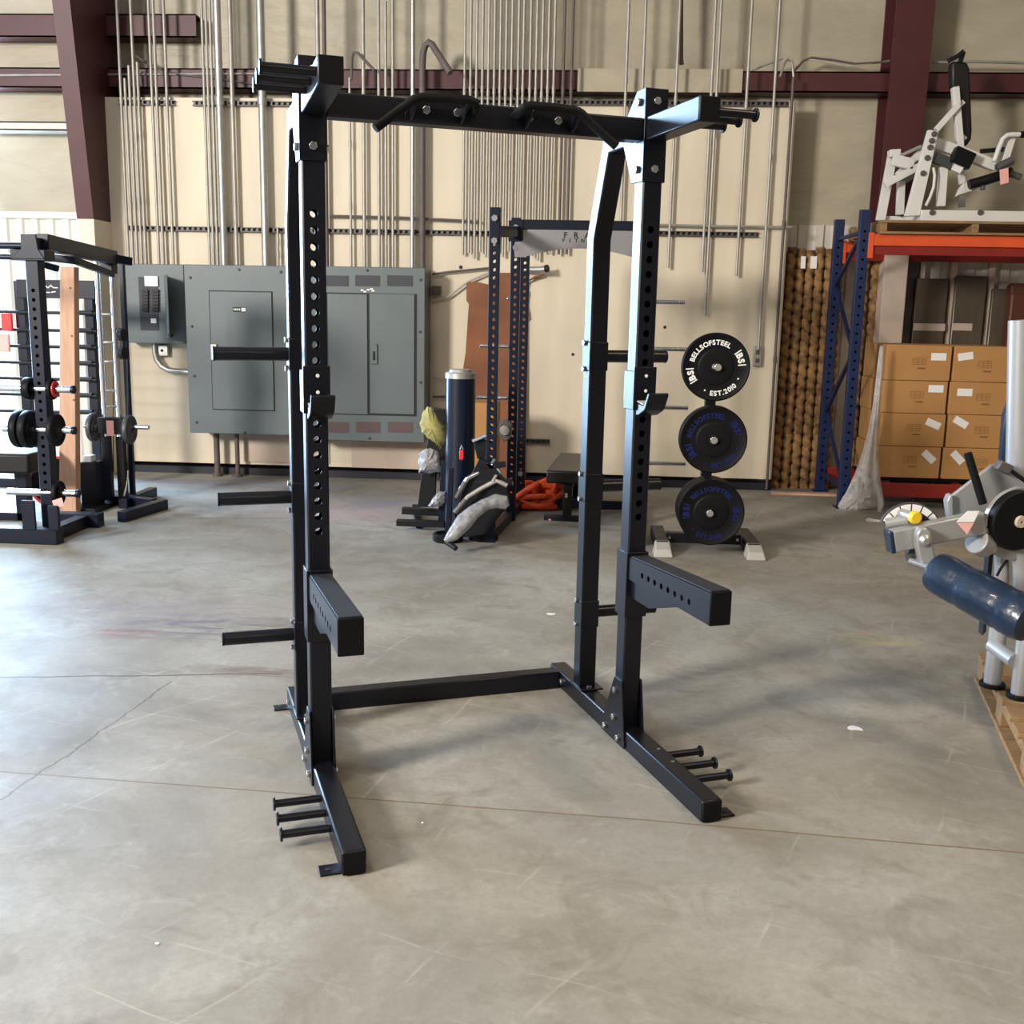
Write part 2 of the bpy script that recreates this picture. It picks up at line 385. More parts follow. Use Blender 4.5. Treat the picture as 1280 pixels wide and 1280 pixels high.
# girts and columns of the steel frame
def girt(name, x0, x1, z0, z1, m_='red'):
    b = MB(); b.bx(x0, x1, 9.96, YB-.001, z1-.012, z1); b.bx(x0, x1, 9.96, 9.972, z0, z1); b.bx(x0, x1, 9.96, YB-.001, z0, z0+.012); return struct(name, b, m_)
gz0, gz1 = at(780, 114, 9.96).z, at(780, 88, 9.96).z
girt('trim_1', DX1, XR, gz0, gz1)
girt('trim_2', DX1, -3.6, at(60, 46, 9.96).z, at(60, 17, 9.96).z)
girt('trim_13', DX1, -4.5, at(60, 163, 9.96).z, at(60, 152, 9.96).z, 'liner')
struct('trim_14', MB().bx(at(722, 100, 9.94).x, at(928, 100, 9.94).x, 9.935, 9.958, gz0-.01, gz1+.01), 'insul')
def column(name, pts_bottom, pts_top, zb, zt, Xs, flange_w, sgn):
    """tapered rigid-frame column: web runs back to the wall, front flange leans out with height"""
    (xb, yb), (xt, yt) = pts_bottom, pts_top
    b = MB()
    # web (thin plate in the YZ plane)
    b.prism([(yb, zb), (YB-.002, zb), (YB-.002, zt), (yt, zt)], (Xs-sgn*.012, 0, 0), (0, 1, 0), (0, 0, 1), (sgn*.012, 0, 0))
    # front flange
    b.hexa([(Xs-sgn*flange_w if sgn > 0 else Xs, yb-.014, zb), (Xs if sgn > 0 else Xs+flange_w, yb-.014, zb), (Xs if sgn > 0 else Xs+flange_w, yb, zb), (Xs-sgn*flange_w if sgn > 0 else Xs, yb, zb),
            (Xs-sgn*flange_w if sgn > 0 else Xs, yt-.014, zt), (Xs if sgn > 0 else Xs+flange_w, yt-.014, zt), (Xs if sgn > 0 else Xs+flange_w, yt, zt), (Xs-sgn*flange_w if sgn > 0 else Xs, yt, zt)])
    return struct(name, b, 'red')
Xc = at(138, 275, WY-.01).x                    # left column: its right side shows
pb_ = axx(118, 274, Xc); pt_ = axx(88, 0, Xc)
fwid = pb_.x-at(97, 272, pb_.y).x
k = (pt_.y-pb_.y)/(pt_.z-pb_.z)
column('trim_3', (Xc, pb_.y), (Xc, pb_.y+k*(ZC-pb_.z)), pb_.z, ZC, Xc, fwid, 1)
# boxed-in lower part of the left column
struct('trim_4', MB().bx(Xc-fwid, Xc+.005, pb_.y-.02, YB-.03, 0, pb_.z), 'cream', .004)
# right column
Xr0 = at(1103, 190, 9.88).x; Xr1 = at(1150, 190, 9.88).x
b = MB(); ytop = 9.72; zbx = 2.32; yb_ = 9.97+(ytop-9.97)*zbx/ZC
b.hexa([(Xr0, yb_, zbx), (Xr1, yb_, zbx), (Xr1, yb_+.02, zbx), (Xr0, yb_+.02, zbx), (Xr0, ytop, ZC), (Xr1, ytop, ZC), (Xr1, ytop+.02, ZC), (Xr0, ytop+.02, ZC)])
xm = Xr0+(Xr1-Xr0)*.5
b.prism([(yb_+.01, zbx), (YB-.002, zbx), (YB-.002, ZC), (ytop+.01, ZC)], (xm-.006, 0, 0), (0, 1, 0), (0, 0, 1), (.012, 0, 0))
b.bx(Xr0, Xr1, YB-.03, YB-.002, zbx, ZC)
struct('trim_5', b, 'red')
struct('trim_6', MB().bx(at(1101, 390, yb_).x, at(1130, 390, yb_).x, yb_-.01, YB-.03, 0, zbx), 'cream2', .004)
# other walls (outside the picture, they close the hall and bounce the light); left one has the open loading door
b = MB(); b.bx(XL-.2, XL, YF, YB, 0, ZC)
struct('wall_left', b, 'hall')
b = MB(); b.bx(XR, XR+.2, YF, YB, 0, ZC); struct('wall_right', b, 'hall')
b = MB(); b.bx(XL, XR, YF-.2, YF, 0, ZC); struct('wall_front', b, 'hall')

# ================================================================== ELECTRICAL
# conduits on the back wall: (px at y=288, top py, bottom py, radius, label, group)
def conduit(px, top, bot, r, label, group, m_='conduit', yoff=.0, refy=288, name='conduit'):
    x = at(px, refy, WY-.045-yoff).x; Y = WY-.045-yoff-r
    z1 = ZC-.002 if top < 0 else at(px, top, Y).z; z0 = at(px, bot, Y).z
    mb = MB(); nseg = 3; 
    for q in range(nseg+1): pass
    mb.tube([(x, Y, z0+(z1-z0)*q/6) for q in range(7)], r, 12)
    for q in (.33, .66):
        zz = z0+(z1-z0)*q; mb.cyl((x, Y, zz-.03), (x, Y, zz+.03), r*1.25, seg=12)
    return solo(name, mb, m_, label, 'conduit', group)
G1 = 'conduits above the breaker box'
for i, (px, top) in enumerate([(160, -1), (165.5, 98), (171, 82), (176.5, -1), (181.5, 78), (198, -1), (203.5, -1), (216, -1)]):
    lab = 'thin conduit running down to the breaker box from above the frame' if top < 0 else 'thin conduit above the breaker box ending at the dark girt'
    conduit(px, top, 332, .014, lab, G1 if top < 0 else 'short conduits above the breaker box')
G2 = 'thin conduits above the left switchgear'
for px in (261.7, 266.5, 271.5): conduit(px, -1, 335, .013, 'thin conduit just left of the thick riser above the switchgear', G2)
conduit(281, -1, 335, .034, 'thick galvanized riser pipe above the left half of the switchgear', None, 'galv')
conduit(296, -1, 335, .020, 'medium grey conduit just right of the thick leftmost riser pipe', None)
conduit(333, -1, 335, .036, 'thick galvanized riser pipe just left of the squat rack upright', None, 'galv')
conduit(347.5, 284, 335, .012, 'thin short conduit between thick riser and squat rack upright', None)
conduit(401, -1, 335, .020, 'conduit behind the top of the left rack upright', None)
conduit(409, -1, 335, .018, 'dark conduit running up from behind the left rack bracket', None, 'darkpipe')
conduit(439, 97, 335, .012, 'thin conduit with a small hooked top beside the left bracket', None)
conduit(456, -1, 335, .017, 'tall conduit, first to the right of the small hooked one', None)
for px in (474.5, 483, 491.5): conduit(px, -1, 335, .014, 'slim conduit in the row of three left of the bright pipe', 'three slim conduits over the switchgear')
conduit(516, -1, 335, .021, 'bright galvanized pipe beside the thick pipe with a hooked top', None, 'galv')
# hooked thick pipe
Yp = WY-.09; p0 = at(528, 335, Yp); p1 = at(529, 66, Yp)
hk = [at(528, y, Yp) for y in (335, 250, 150, 80)]+[at(529, 66, Yp), at(531.5, 57, Yp-.01), at(536, 53, Yp-.02), at(540.5, 56, Yp-.03), at(544, 62, Yp-.05), at(553, 76, Yp-.09), at(563, 91, Yp-.13)]
solo('hooked_conduit', MB().tube(hk, .030, 14), 'darkpipe', 'thick brown pipe whose top bends over like a hook', 'conduit')
hk = [at(439, 100, Yp), at(440, 72, Yp), at(442, 66, Yp-.02), at(447, 66, Yp-.03), at(468, 88, Yp-.05)]
solo('conduit_hook', MB().tube(hk, .013, 10), 'darkpipe', 'small dark bent conduit end left of the bright pipe, over the girt', 'conduit')
bank = [581, 588.2, 595.4, 602.6, 609.8, 617, 624, 631, 638, 646, 652, 660.5, 667.8, 675, 682.3, 689.5]
for px in bank: conduit(px-2, -1, 318 + random.uniform(-4, 10), .0125, 'thin conduit in the dense bank above the small lettered rack', 'dense bank of thin conduits')
for px in (701, 711): conduit(px-2, -1, 318, .013, 'dark thin conduit at the right end of the dense conduit bank', 'dark conduits right of the bank', 'darkpipe')
for px, bot, lab in ((775.5, 300, 'conduit standing just left of the right rack bracket'), (796, 330, 'conduit passing right behind the top of the right bracket'),
                (837, 335, 'conduit right of the right rack upright, ending in mid wall'), (880, 340, 'left one of the conduit pair above the plate tree'),
                (886.5, 395, 'right one of the conduit pair above the plate tree'), (923.5, 345, 'lone conduit right of the pair above the plate tree'),
                (957, 437, 'long conduit running down to the outlet box on the wall')):
    conduit(px, -1, bot, .0135, lab, None)
conduit(979, 96, 612, .013, 'conduit along the right edge of the cream wall, bent at top', None, 'darkpipe', refy=288)
solo('cable', MB().tube([at(975, 96, 9.80), at(981, 78, 9.84), at(985, 74, 9.86), at(990, 77, 9.87), at(992, 96, 9.87)], .010, 8), 'conduit', 'small bent conduit loop over the right end of the girt', 'cable')
# strut channels
def strut(px0, px1, py0, py1, label, m_='strut'):
    p0, p1 = at(px0, py0, WY-.02), at(px1, py1, WY-.02); L = p1.x-p0.x; zc = (p0.z+p1.z)/2
    mb = MB(); mb.bx(p0.x, p1.x, WY-.041, WY+.0005, zc+.014, zc+.021); mb.bx(p0.x, p1.x, WY-.041, WY+.0005, zc-.021, zc-.014); mb.bx(p0.x, p1.x, WY-.006, WY+.0005, zc-.014, zc+.014)
    n = int(L/.05)
    for i in range(n): mb.bx(p0.x+i*L/n+.012, p0.x+i*L/n+.03, WY-.041, WY-.034, zc-.016, zc+.016)
    return solo('strut_channel', mb, m_, label, 'strut channel')
strut(148, 219, 128, 129, 'short slotted strut across the thin conduits, upper left of the wall')
strut(241, 560, 129, 132, 'upper slotted strut behind the left bracket of the squat rack')
strut(594, 985, 127, 131, 'upper slotted strut behind the squat rack crossbeam, right half')
strut(160, 640, 287, 290, 'lower slotted strut across the conduits left of the lettered rack')
strut(820, 948, 291, 294, 'lower slotted strut right of the squat rack, above the plate tree')
strut(653, 687, 551, 552, 'very short slotted strut low on the wall beside the bench')
# horizontal pipes on the wall above the lower strut, thin cable runs on the girt
solo('conduit', MB().tube([at(412, 270, 9.80), at(500, 272, 9.80), at(600, 277, 9.80)], .012, 8), 'darkpipe', 'thin horizontal conduit just above the lower strut, left run', 'conduit')
solo('conduit', MB().tube([at(812, 281, 9.80), at(900, 283, 9.80), at(990, 284, 9.80)], .012, 8), 'conduit', 'thin horizontal conduit just above the lower strut, right run', 'conduit')
for (pts, r, lab, m_) in (([(0, 94), (80, 93.5), (150, 93), (320, 92)], .010, 'thin pale pipe lying along the girt at far left', 'conduit'),
                      ([(170, 70), (182, 78), (215, 92), (260, 97), (330, 107), (372, 103)], .010, 'dark drooping cable on the girt at the left', 'darkpipe'),
                      ([(992, 90), (1004, 76), (1015, 72), (1040, 75), (1070, 80), (1112, 77)], .010, 'curved cable on the red girt left of the red column', 'darkpipe'),
                      ([(940, 88), (965, 78), (978, 73)], .009, 'short grey flexible conduit dropping onto the girt end', 'conduit'),
                      ([(1010, 74), (1060, 83), (1112, 76)], .007, 'thin pale wire sagging along the girt by the red column', 'wire'),
                      ([(1168, 0), (1160, 90), (1150, 190), (1143, 270)], .010, 'thin pipe running down the right side of the red column', 'darkpipe'),
                      ([(1165, 78), (1220, 77), (1290, 79)], .012, 'pale pipe along the girt right of the red column', 'conduit')):
    solo('cable', MB().tube([at(px, py, 9.952) if px < 1130 else at(px, py, 9.88 if lab.startswith('thin pipe') else 9.952) for px, py in pts], r, 8), m_, lab, 'cable')
# dark pipe stub by the rack bracket
solo('drop_pipe', MB().tube([at(851, y, 9.86) for y in (-40, 20, 74)]+[at(852, 80, 9.85)], .022, 10), 'darkpipe', 'dark vertical pipe above the right rack bracket, ending on the girt', 'pipe')
# outlet box
p = at(946, 445, WY); mb = MB(); mb.bx(p.x-.035, p.x+.035, WY-.05, WY-.001, p.z-.09, p.z+.09)
t = thing('outlet_box', 'grey outlet box on the wall at the end of the long conduit', 'outlet box', (p.x, WY-.03, p.z-.09))
build('box', mb, 'galv', t, .004)
for dz in (.035, -.04): build('socket', MB().bx(p.x-.018, p.x+.018, WY-.053, WY-.049, p.z+dz-.02, p.z+dz+.02), 'strut', t)
# switchgear cabinet
YC = 9.50
def pz(px, py, Y=YC): return at(px, py, Y)
cx0, cx1 = pz(232, 400).x, pz(531, 400).x; cz1 = pz(330, 332).z; cz0 = pz(400, 550).z
t = thing('switchgear_cabinet', 'large grey switchgear cabinet with vents and doors on the wall', 'electrical cabinet', ((cx0+cx1)/2, 9.68, cz0))
xm = pz(386, 430).x
build('cabinet_section', MB().bx(cx0, xm-.003, YC, WY-.002, cz0+.035, cz1), 'graypaint', t, .006)
build('cabinet_section', MB().bx(xm+.003, cx1, YC, WY-.002, cz0, cz1+.005), 'graypaint', t, .006)
def panel(px0, py0, px1, py1, th, m_, nm, par, bev=.003, Y=YC):
    a, c = at(px0, py0, Y), at(px1, py1, Y); o = build(nm, MB().bx(min(a.x, c.x), max(a.x, c.x), Y-th, Y-.0005, min(a.z, c.z), max(a.z, c.z)), m_, par, bev); return o
dl = panel(262, 364, 343, 513, .012, 'graypaint', 'door', t)
a, c = at(262, 364, YC), at(343, 513, YC)
build('door_seam', MB().bx(a.x-.008, c.x+.008, YC-.003, YC-.0002, c.z-.008, a.z+.008), 'gap', t)
panel(264, 430, 272, 450, .022, 'galv', 'latch', dl, Y=YC-.0125)
mb = MB(); lp = at(299, 387, YC-.0132); mb.bx(lp.x-.06, lp.x+.065, YC-.0140, YC-.0126, lp.z-.022, lp.z+.022)
build('maker_plate', mb, 'blackink', dl)
mb = MB(); mb.bx(lp.x+.02, lp.x+.06, YC-.0146, YC-.0141, lp.z-.016, lp.z+.016)
for i in range(4): mb.bx(lp.x-.052+i*.017, lp.x-.042+i*.017, YC-.0146, YC-.0141, lp.z-.008, lp.z+.010)
build('plate_mark', mb, 'ink', dl)
d1 = panel(409.5, 367, 460, 518, .012, 'graypaint', 'door', t); d2 = panel(462, 367, 518, 518, .012, 'graypaint', 'door', t)
a, c = at(408, 366, YC), at(520, 520, YC); build('door_seam', MB().bx(a.x-.006, c.x+.006, YC-.003, YC-.0002, c.z-.004, a.z+.004), 'gap', t)
panel(464, 430, 472, 455, .016, 'graypaint', 'latch_plate', d2, Y=YC-.0125); panel(466.5, 439, 469, 450, .026, 'gap', 'latch', d2, Y=YC-.0125)
for (u0, u1) in ((398, 436), (444, 475), (484, 516)):
    panel(u0, 344, u1, 358, .004, 'grayvent', 'vent', t, 0); panel(u0+1, 527, u1, 541, .004, 'rustvent', 'vent', t, 0)
mb = MB(); q = at(460, 363, YC-.006)
for dx, dz in ((-.055, 0), (-.03, -.012), (.0, .004), (.03, .012), (.045, -.004)): mb.bx(q.x+dx-.012, q.x+dx+.014, YC-.006, YC-.001, q.z+dz-.006, q.z+dz+.008)
build('maker_plate', mb, 'offwhite', t)
mb = MB()
for px, py in ((238, 347), (299, 337), (240, 408), (243, 470), (246, 528), (306, 541), (459, 338), (526, 350), (525, 415), (526, 478), (462, 548), (351, 340), (393, 420)):
    q = at(px, py, YC); mb.cyl((q.x, YC+.001, q.z), (q.x, YC-.010, q.z), .013, .010, 10)
build('bolts', mb, 'grayvent', t)
# pipes below it
for i, (px, lab) in enumerate(((270.5, 'left pipe from the switchgear bottom down to the floor'), (296, 'right pipe from the switchgear bottom down to the floor'))):
    q = at(px, 546, 9.72); mb = MB(); mb.cyl((q.x, 9.72, 0), (q.x, 9.72, cz0+.034), .028 if i == 0 else .022); mb.cyl((q.x, 9.72, 0), (q.x, 9.72, .03), .045); solo('floor_conduit', mb, 'darkpipe', lab, 'conduit')
# breaker box, door swung open
YBX = 9.66
bx0, bx1 = at(155, 380, YBX).x, at(231, 380, YBX).x; bz1, bz0 = at(190, 330, YBX).z, at(190, 429, YBX).z
t = thing('breaker_box', 'grey breaker box with its door hanging open, left of the switchgear', 'electrical box', ((bx0+bx1)/2, 9.75, bz0))
build('box', MB().bx(bx0, bx1, YBX, WY-.002, bz0, bz1), 'graypaint', t, .005)
panel(173, 346, 199, 413, .006, 'grayvent', 'breaker_recess', t, 0, YBX)
for px0, px1 in ((178, 187), (191, 200)):
    mb = MB(); q0_, q1_ = at(px0, 361, YBX-.006), at(px1-1, 390, YBX-.006); mb.bx(q0_.x, q1_.x, YBX-.012, YBX-.0065, q1_.z, q0_.z)
    for i in range(7):
        a, c = at(px0, 362+i*4, YBX-.006), at(px1-1, 365+i*4, YBX-.006); mb.bx(a.x, c.x, YBX-.03, YBX-.0121, c.z, a.z)
    build('breaker_row', mb, 'black', t)
panel(181, 345, 198, 358, .012, 'offwhite', 'paper_tag', t, 0, YBX-.007); panel(189, 398, 196, 404, .012, 'offwhite', 'paper_tag', t, 0, YBX-.007)
h0 = at(205, 348, YBX-.002); h1 = at(205, 418, YBX)
mb = MB(); mb.obox(((h0.x+.075), YBX-.15, (h0.z+h1.z)/2), V((.42, -.9, 0)).normalized(), (0, 0, 1), V((.9, .42, 0)).normalized(), .32, h0.z-h1.z+.05, .012)
dd = build('door', mb, 'graypaint', t, .003)
mb = MB(); e0 = V((h0.x+.15, YBX-.30, h1.z)); mb.cyl(e0, e0+V((.03, -.03, 0)), .016, seg=10); build('door_latch', mb, 'black', dd)
q = at(204, 438, WY-.03); t = thing('junction_box', 'small square junction box under the breaker box', 'junction box', (q.x, WY-.03, q.z-.05))
build('box', MB().bx(q.x-.055, q.x+.055, WY-.06, WY-.001, q.z-.05, q.z+.05), 'galv', t, .004); build('knockout', MB().cyl((q.x, WY-.0605, q.z), (q.x, WY-.064, q.z), .014, seg=12), 'gap', t)
solo('conduit_elbow', MB().tube([at(193, 429, 9.78), at(193.5, 440, 9.78), at(196, 450, 9.78), at(202, 458, 9.78), at(211, 463, 9.78), at(236, 465, 9.78)], .026, 14), 'galv', 'fat curved conduit from the breaker box to the switchgear side', 'conduit')
# wires and cut pipes at the right of the cabinet
for pts, r, lab, m_ in (([(540, 343), (560, 340), (612, 335)], .010, 'dark thin pipe from the cabinet top edge toward the lettered rack', 'darkpipe'),
                    ([(541, 375), (560, 371), (585, 352), (612, 340)], .010, 'slanting grey cable from the cabinet up to the lettered rack', 'wire'),
                    ([(540, 472), (548, 473), (552, 475), (558, 472)], .006, 'frayed pale wire end between cabinet and tall cylinder', 'wire'),
                    ([(541, 496), (560, 496)], .010, 'thin dark pipe stub between cabinet and tall cylinder', 'darkpipe')):
    solo('cable', MB().tube([at(px, py, 9.80) for px, py in pts], r, 8), m_, lab, 'cable')
q = at(544, 363, 9.8); solo('pipe_clamp', MB().bx(q.x-.03, q.x+.05, 9.76, WY-.002, q.z-.04, q.z+.04), 'darkpipe', 'small dark clamp at the upper right corner of the switchgear', 'clamp', bevel=.006)
t = thing('wall_pipe_end', 'cut pipe end sticking out past the lettered rack over the brown sheet', 'pipe', at(675, 337, 9.7))
build('pipe', MB().tube([at(655, 337, 9.80), at(676, 337, 9.72), at(683, 336, 9.70)], .028, 12), 'galv', t); build('cap', MB().tube([at(682, 336, 9.705), at(685, 335.5, 9.695)], .034, 12), 'black', t)
# brown kraft sheet against the wall
mb = MB(); mb.pxprism([(583, 352), (600, 353), (612, 356), (622, 341), (655, 341), (657, 353), (668, 345), (681, 343), (678, 346), (660, 350), (657, 360), (659, 365), (657, 380), (660, 397), (657, 400), (657, 598), (575, 598), (577, 500), (579, 460), (582, 440), (586, 380), (583, 376)], 9.80, .02)
solo('kraft_sheet', mb, 'kraft', 'brown torn kraft sheet on the wall behind the lettered rack', 'paper sheet')
for px, py, lab in ((576, 334, 'dark round hole in the wall left of the lettered rack'), (716, 443, 'dark round hole in the wall beside the left rear upright'), (831, 409, 'dark small hole in the wall right of the right upright')):
    q = at(px, py, WY-.003); solo('wall_hole', MB().cyl((q.x, WY-.0045, q.z), (q.x, WY-.0005, q.z), .017 if px < 700 else .014, seg=12), 'gap', lab, 'hole')

# ================================================================== THE SQUAT RACK (hero)
RO = V((-.307, 3.495, 0)); RA = .38406908
T = .0714; L0, L1, R0, R1 = -.6057, -.5343, .5343, .6057; ZB = .0753; YA, YBK, YU = -.6305, .7602, .4166
rack = thing('squat_rack', 'tall black half rack standing alone in the middle of the floor', 'squat rack', RO, RA)
def rp(name, mb, m_='powder', bevel=.004, par=None, label=None): return build(name, mb, m_, par or rack, bevel, world=False, label=label)
holes = [.83+.05*i for i in range(21)]
for sgn, (a, c) in ((-1, (L0, L1)), (1, (R0, R1))):
    out = a if sgn < 0 else c; inn = c if sgn < 0 else a
    bb = rp('base_beam', MB().bx(a, c, YA, YBK, .002, ZB), bevel=.007)
    rp('end_cap', MB().bx(a+.003, c-.003, YA-.004, YA+.001, .005, ZB-.003), 'rubber', .002, bb)
    for y0 in (YA+.015, YBK-.072):
        mb = MB(); mb.bx(min(out, out+sgn*.058), max(out, out+sgn*.058), y0, y0+.055, .001, .007)
        fp = rp('foot_plate', mb, bevel=.001)
        xx = out+sgn*.034; rp('anchor_hole', MB().cyl((xx, y0+.027, .0071), (xx, y0+.027, .0085), .008, seg=12), 'gap', 0, fp)
    # front upright with its row of real holes
    mb = MB(); mb.htube(((a+c)/2, 0, ZB), (1, 0, 0), (0, -1, 0), (0, 0, 1), T, T, 2.25, [h-ZB+.04 for h in holes], [h-ZB+.04 for h in holes], .0125, 16)
    rp('front_upright', mb, bevel=0)
    # rear upright: bends forward and runs into the bracket
    mb = MB(); prof = [(YU, ZB), (YU, 1.86), (.305, 2.157), (.075, 2.157), (.075, 2.230), (.352, 2.230), (YU+T, 1.875), (YU+T, ZB)]
    mb.prism(prof, (a, 0, 0), (0, 1, 0), (0, 0, 1), (T, 0, 0))
    rp('rear_upright', mb, bevel=.006)
    # rear upright sleeves carrying the storage pegs
    for i, zp in enumerate((1.423, .909, .390)):
        mb = MB(); mb.bx(a-.003, c+.003, YU-.003, YU+T+.003, zp-.055, zp+.055); sl = rp('peg_sleeve', mb, bevel=.003)
        mb = MB(); r_ = .024; x_e = sgn*(.859 if sgn < 0 else .868)
        mb.cyl((out, YU+T/2, zp), (x_e, YU+T/2, zp), r_, seg=24); pg = rp('storage_peg', mb, bevel=.002)
        rp('peg_cap', MB().cyl((x_e-sgn*.002, YU+T/2, zp), (x_e+sgn*.006, YU+T/2, zp), r_+.001, seg=24), 'rubber', .002, pg)
        for dz in (-.05, .05): rp('bolt', MB().cyl((inn+sgn*-.003, YU+T*.62, zp+dz), (inn+sgn*-.013, YU+T*.62, zp+dz), .011, seg=6), 'zinc', .001, sl) if sgn > 0 else rp('bolt', MB().cyl((out-.003, YU+T*.5, zp+dz), (out-.013, YU+T*.5, zp+dz), .011, seg=6), 'zinc', .001, sl)
    # rear upright foot
    rp('rear_foot_plate', MB().bx(a-.004, c+.02, YU-.035, YU+T+.03, ZB, ZB+.008), bevel=.002); rp('bolt', MB().cyl(((a+c)/2, YU-.018, ZB+.008), ((a+c)/2, YU-.018, ZB+.018), .012, seg=6), 'zinc', .001)
    # bottom gusset plates
    gp = [(-.003, .255), (.06, .255), (.068, .245), (.172, .030), (.165, .006), (-.040, .006), (-.046, .02)]
    for xs in (a-.006, c):
        rp('gusset_plate', MB().prism(gp, (xs, 0, 0), (0, 1, 0), (0, 0, 1), (.006, 0, 0)), bevel=.0015)
    for (yy, zz) in ((.045, .207), (.048, .099), (.127, .035), (.005, .032)):
        for xs, dx in ((a-.006, -1), (c+.006, 1)): rp('bolt', MB().cyl((xs, yy, zz), (xs+dx*.011, yy, zz), .0125, seg=6), 'zinc', .0012)
    # top bracket: front plate and two cheeks
    br = MB(); br.bx(a-.006, c+.006, -.006, 0, 2.025, 2.325); tb = rp('top_bracket', br, bevel=.002)
    chk = [(-.006, 2.325), (.064, 2.325), (.142, 2.252), (.166, 2.167), (.083, 2.027), (.0, 2.025), (-.006, 2.025)]
    for xs in (a-.006, c): rp('cheek_plate', MB().prism(chk, (xs, 0, 0), (0, 1, 0), (0, 0, 1), (.006, 0, 0)), 'powder', .0015, tb)
    for (yy, zz) in ((.035, 2.284), (.035, 2.067)):
        for xs, dx in ((a-.006, -1), (c+.006, 1)): rp('bolt', MB().cyl((xs, yy, zz), (xs+dx*.011, yy, zz), .0125, seg=6), 'zinc', .0012, tb)
    for zz in (2.284, 2.067): rp('bolt', MB().cyl(((a+c)/2, -.006, zz), ((a+c)/2, -.016, zz), .0135, seg=6), 'zinc', .0012, tb)
    # horn with three small band pegs
    tl = .016 if sgn < 0 else .003
    hm = MB(); hm.hexa([(a, -.006, 2.157), (c, -.006, 2.157), (c, -.006, 2.234), (a, -.006, 2.234), (a, -.375, 2.158+tl), (c, -.375, 2.158+tl), (c, -.375, 2.233+tl), (a, -.375, 2.233+tl)])
    hn = rp('horn', hm, bevel=.005); rp('end_cap', MB().bx(a+.002, c-.002, -.380, -.374, 2.160+tl, 2.231+tl), 'rubber', .002, hn)
    for yy in (-.335, -.235, -.135):
        zz = 2.197+tl*(-yy/.375)
        mb = MB(); mb.cyl((out, yy, zz), (sgn*.752, yy, zz), .0135, seg=16); mb.cyl((sgn*.748, yy, zz), (sgn*.755, yy, zz), .021, seg=20); rp('band_peg', mb, bevel=.001, par=hn)
    for yy in (-.215, -.318, -.420):
        mb = MB(); mb.cyl((out, yy, .045), (sgn*.752, yy, .045), .0125, seg=16); mb.cyl((sgn*.748, yy, .045), (sgn*.755, yy, .045), .021, seg=20); rp('band_peg', mb, bevel=.001)
    for yy in (-.22, -.33): rp('plug', MB().cyl(((a+c)/2+.012*sgn, yy, ZB), ((a+c)/2+.012*sgn, yy, ZB+.002), .006, seg=10), 'zinc', 0) if sgn > 0 else None
rp('rear_crossmember', MB().bx(L1, R0, .634, .705, .002, ZB), bevel=.006)
for xs in (L0-.001, R0-.001): pass
for (xs, dx) in ((L0, -1), (R0, -1)): rp('bolt', MB().cyl((xs, .672 if xs < 0 else .612, .040), (xs+dx*.011, .672 if xs < 0 else .612, .040), .0125, seg=6), 'zinc', .001)
rp('crossbeam', MB().bx(L1+.006, R0-.006, .0, .0714, 2.157, 2.230), bevel=.006)
# pull-up handles on the crossbeam
for sgn in (-1, 1):
    yh = -.075
    pts = [V((sgn*.395, yh-.01, 2.118)), V((sgn*.32, yh, 2.176)), V((sgn*.272, yh, 2.212)), V((sgn*.262, yh, 2.216)), V((sgn*.245, yh, 2.219)), V((sgn*.17, yh, 2.222)), V((sgn*.10, yh, 2.222)), V((sgn*.083, yh, 2.217)), V((sgn*.076, yh+.015, 2.208)), V((sgn*.072, yh+.04, 2.203)), V((sgn*.072, -.004, 2.200))]
    hb = rp('pull_up_handle', MB().tube(pts, .0145, 14), 'rubber', 0)
    rp('mounting_plate', MB().bx(min(sgn*.07, sgn*.285), max(sgn*.07, sgn*.285), -.0065, -.0005, 2.161, 2.226), bevel=.001, par=hb)
    for xx in (.108, .268):
        rp('bracket', MB().prism([(-.006, 2.162), (-.006, 2.222), (yh, 2.230), (yh-.012, 2.205), (yh+.03, 2.17)], (sgn*xx-.003, 0, 0), (0, 1, 0), (0, 0, 1), (.006, 0, 0)), bevel=.001, par=hb)
    for xx in (.119, .2195): rp('bolt', MB().cyl((sgn*xx, -.0065, 2.196), (sgn*xx, -.0155, 2.196), .0135, seg=6), 'zinc', .0012, hb)
# J-hooks and spotter arms hang on the uprights: things of their own
def rloc(x, y, z): return (Matrix.Translation(RO) @ Matrix.Rotation(RA, 4, 'Z')) @ V((x, y, z))
def jhook(a, c, label):
    t = thing('j_hook', label, 'j-hook', rloc((a+c)/2, 0, 1.255), RA); inv = V(((a+c)/2, 0, 1.255))
    def part(nm, mb, m_, par=None, bev=.002):
        bmesh.ops.translate(mb.bm, verts=mb.bm.verts[:], vec=-inv); return build(nm, mb, m_, par or t, bev, world=False)
    zf = 1.405
    part('sleeve', MB().bx(a-.007, a-.0005, -.007, .078, 1.255, 1.39), 'powder'); part('sleeve', MB().bx(c+.0005, c+.007, -.007, .078, 1.255, 1.39), 'powder')
    fpt = part('front_plate', MB().bx(a-.007, c+.007, -.008, -.0005, 1.255, zf), 'powder')
    for zz in (1.374, 1.322): part('rivet', MB().cyl(((a+c)/2+.003, -.008, zz), ((a+c)/2+.003, -.0105, zz), .006, seg=12), 'ink', fpt, .001)
    prof = [(-.008, 1.262), (-.008, 1.283), (-.062, 1.276), (-.072, 1.282), (-.098, 1.322), (-.110, 1.317), (-.082, 1.265), (-.068, 1.256), (-.03, 1.240), (-.008, 1.236)]
    part('hook', MB().prism(prof, (a+.004, 0, 0), (0, 1, 0), (0, 0, 1), (c-a+.004, 0, 0)), 'powder', None, .003)
    part('liner', MB().prism([(-.010, 1.2835), (-.061, 1.2765), (-.062, 1.2815), (-.010, 1.289)], (a+.006, 0, 0), (0, 1, 0), (0, 0, 1), (c-a, 0, 0)), 'foot', None, .001)
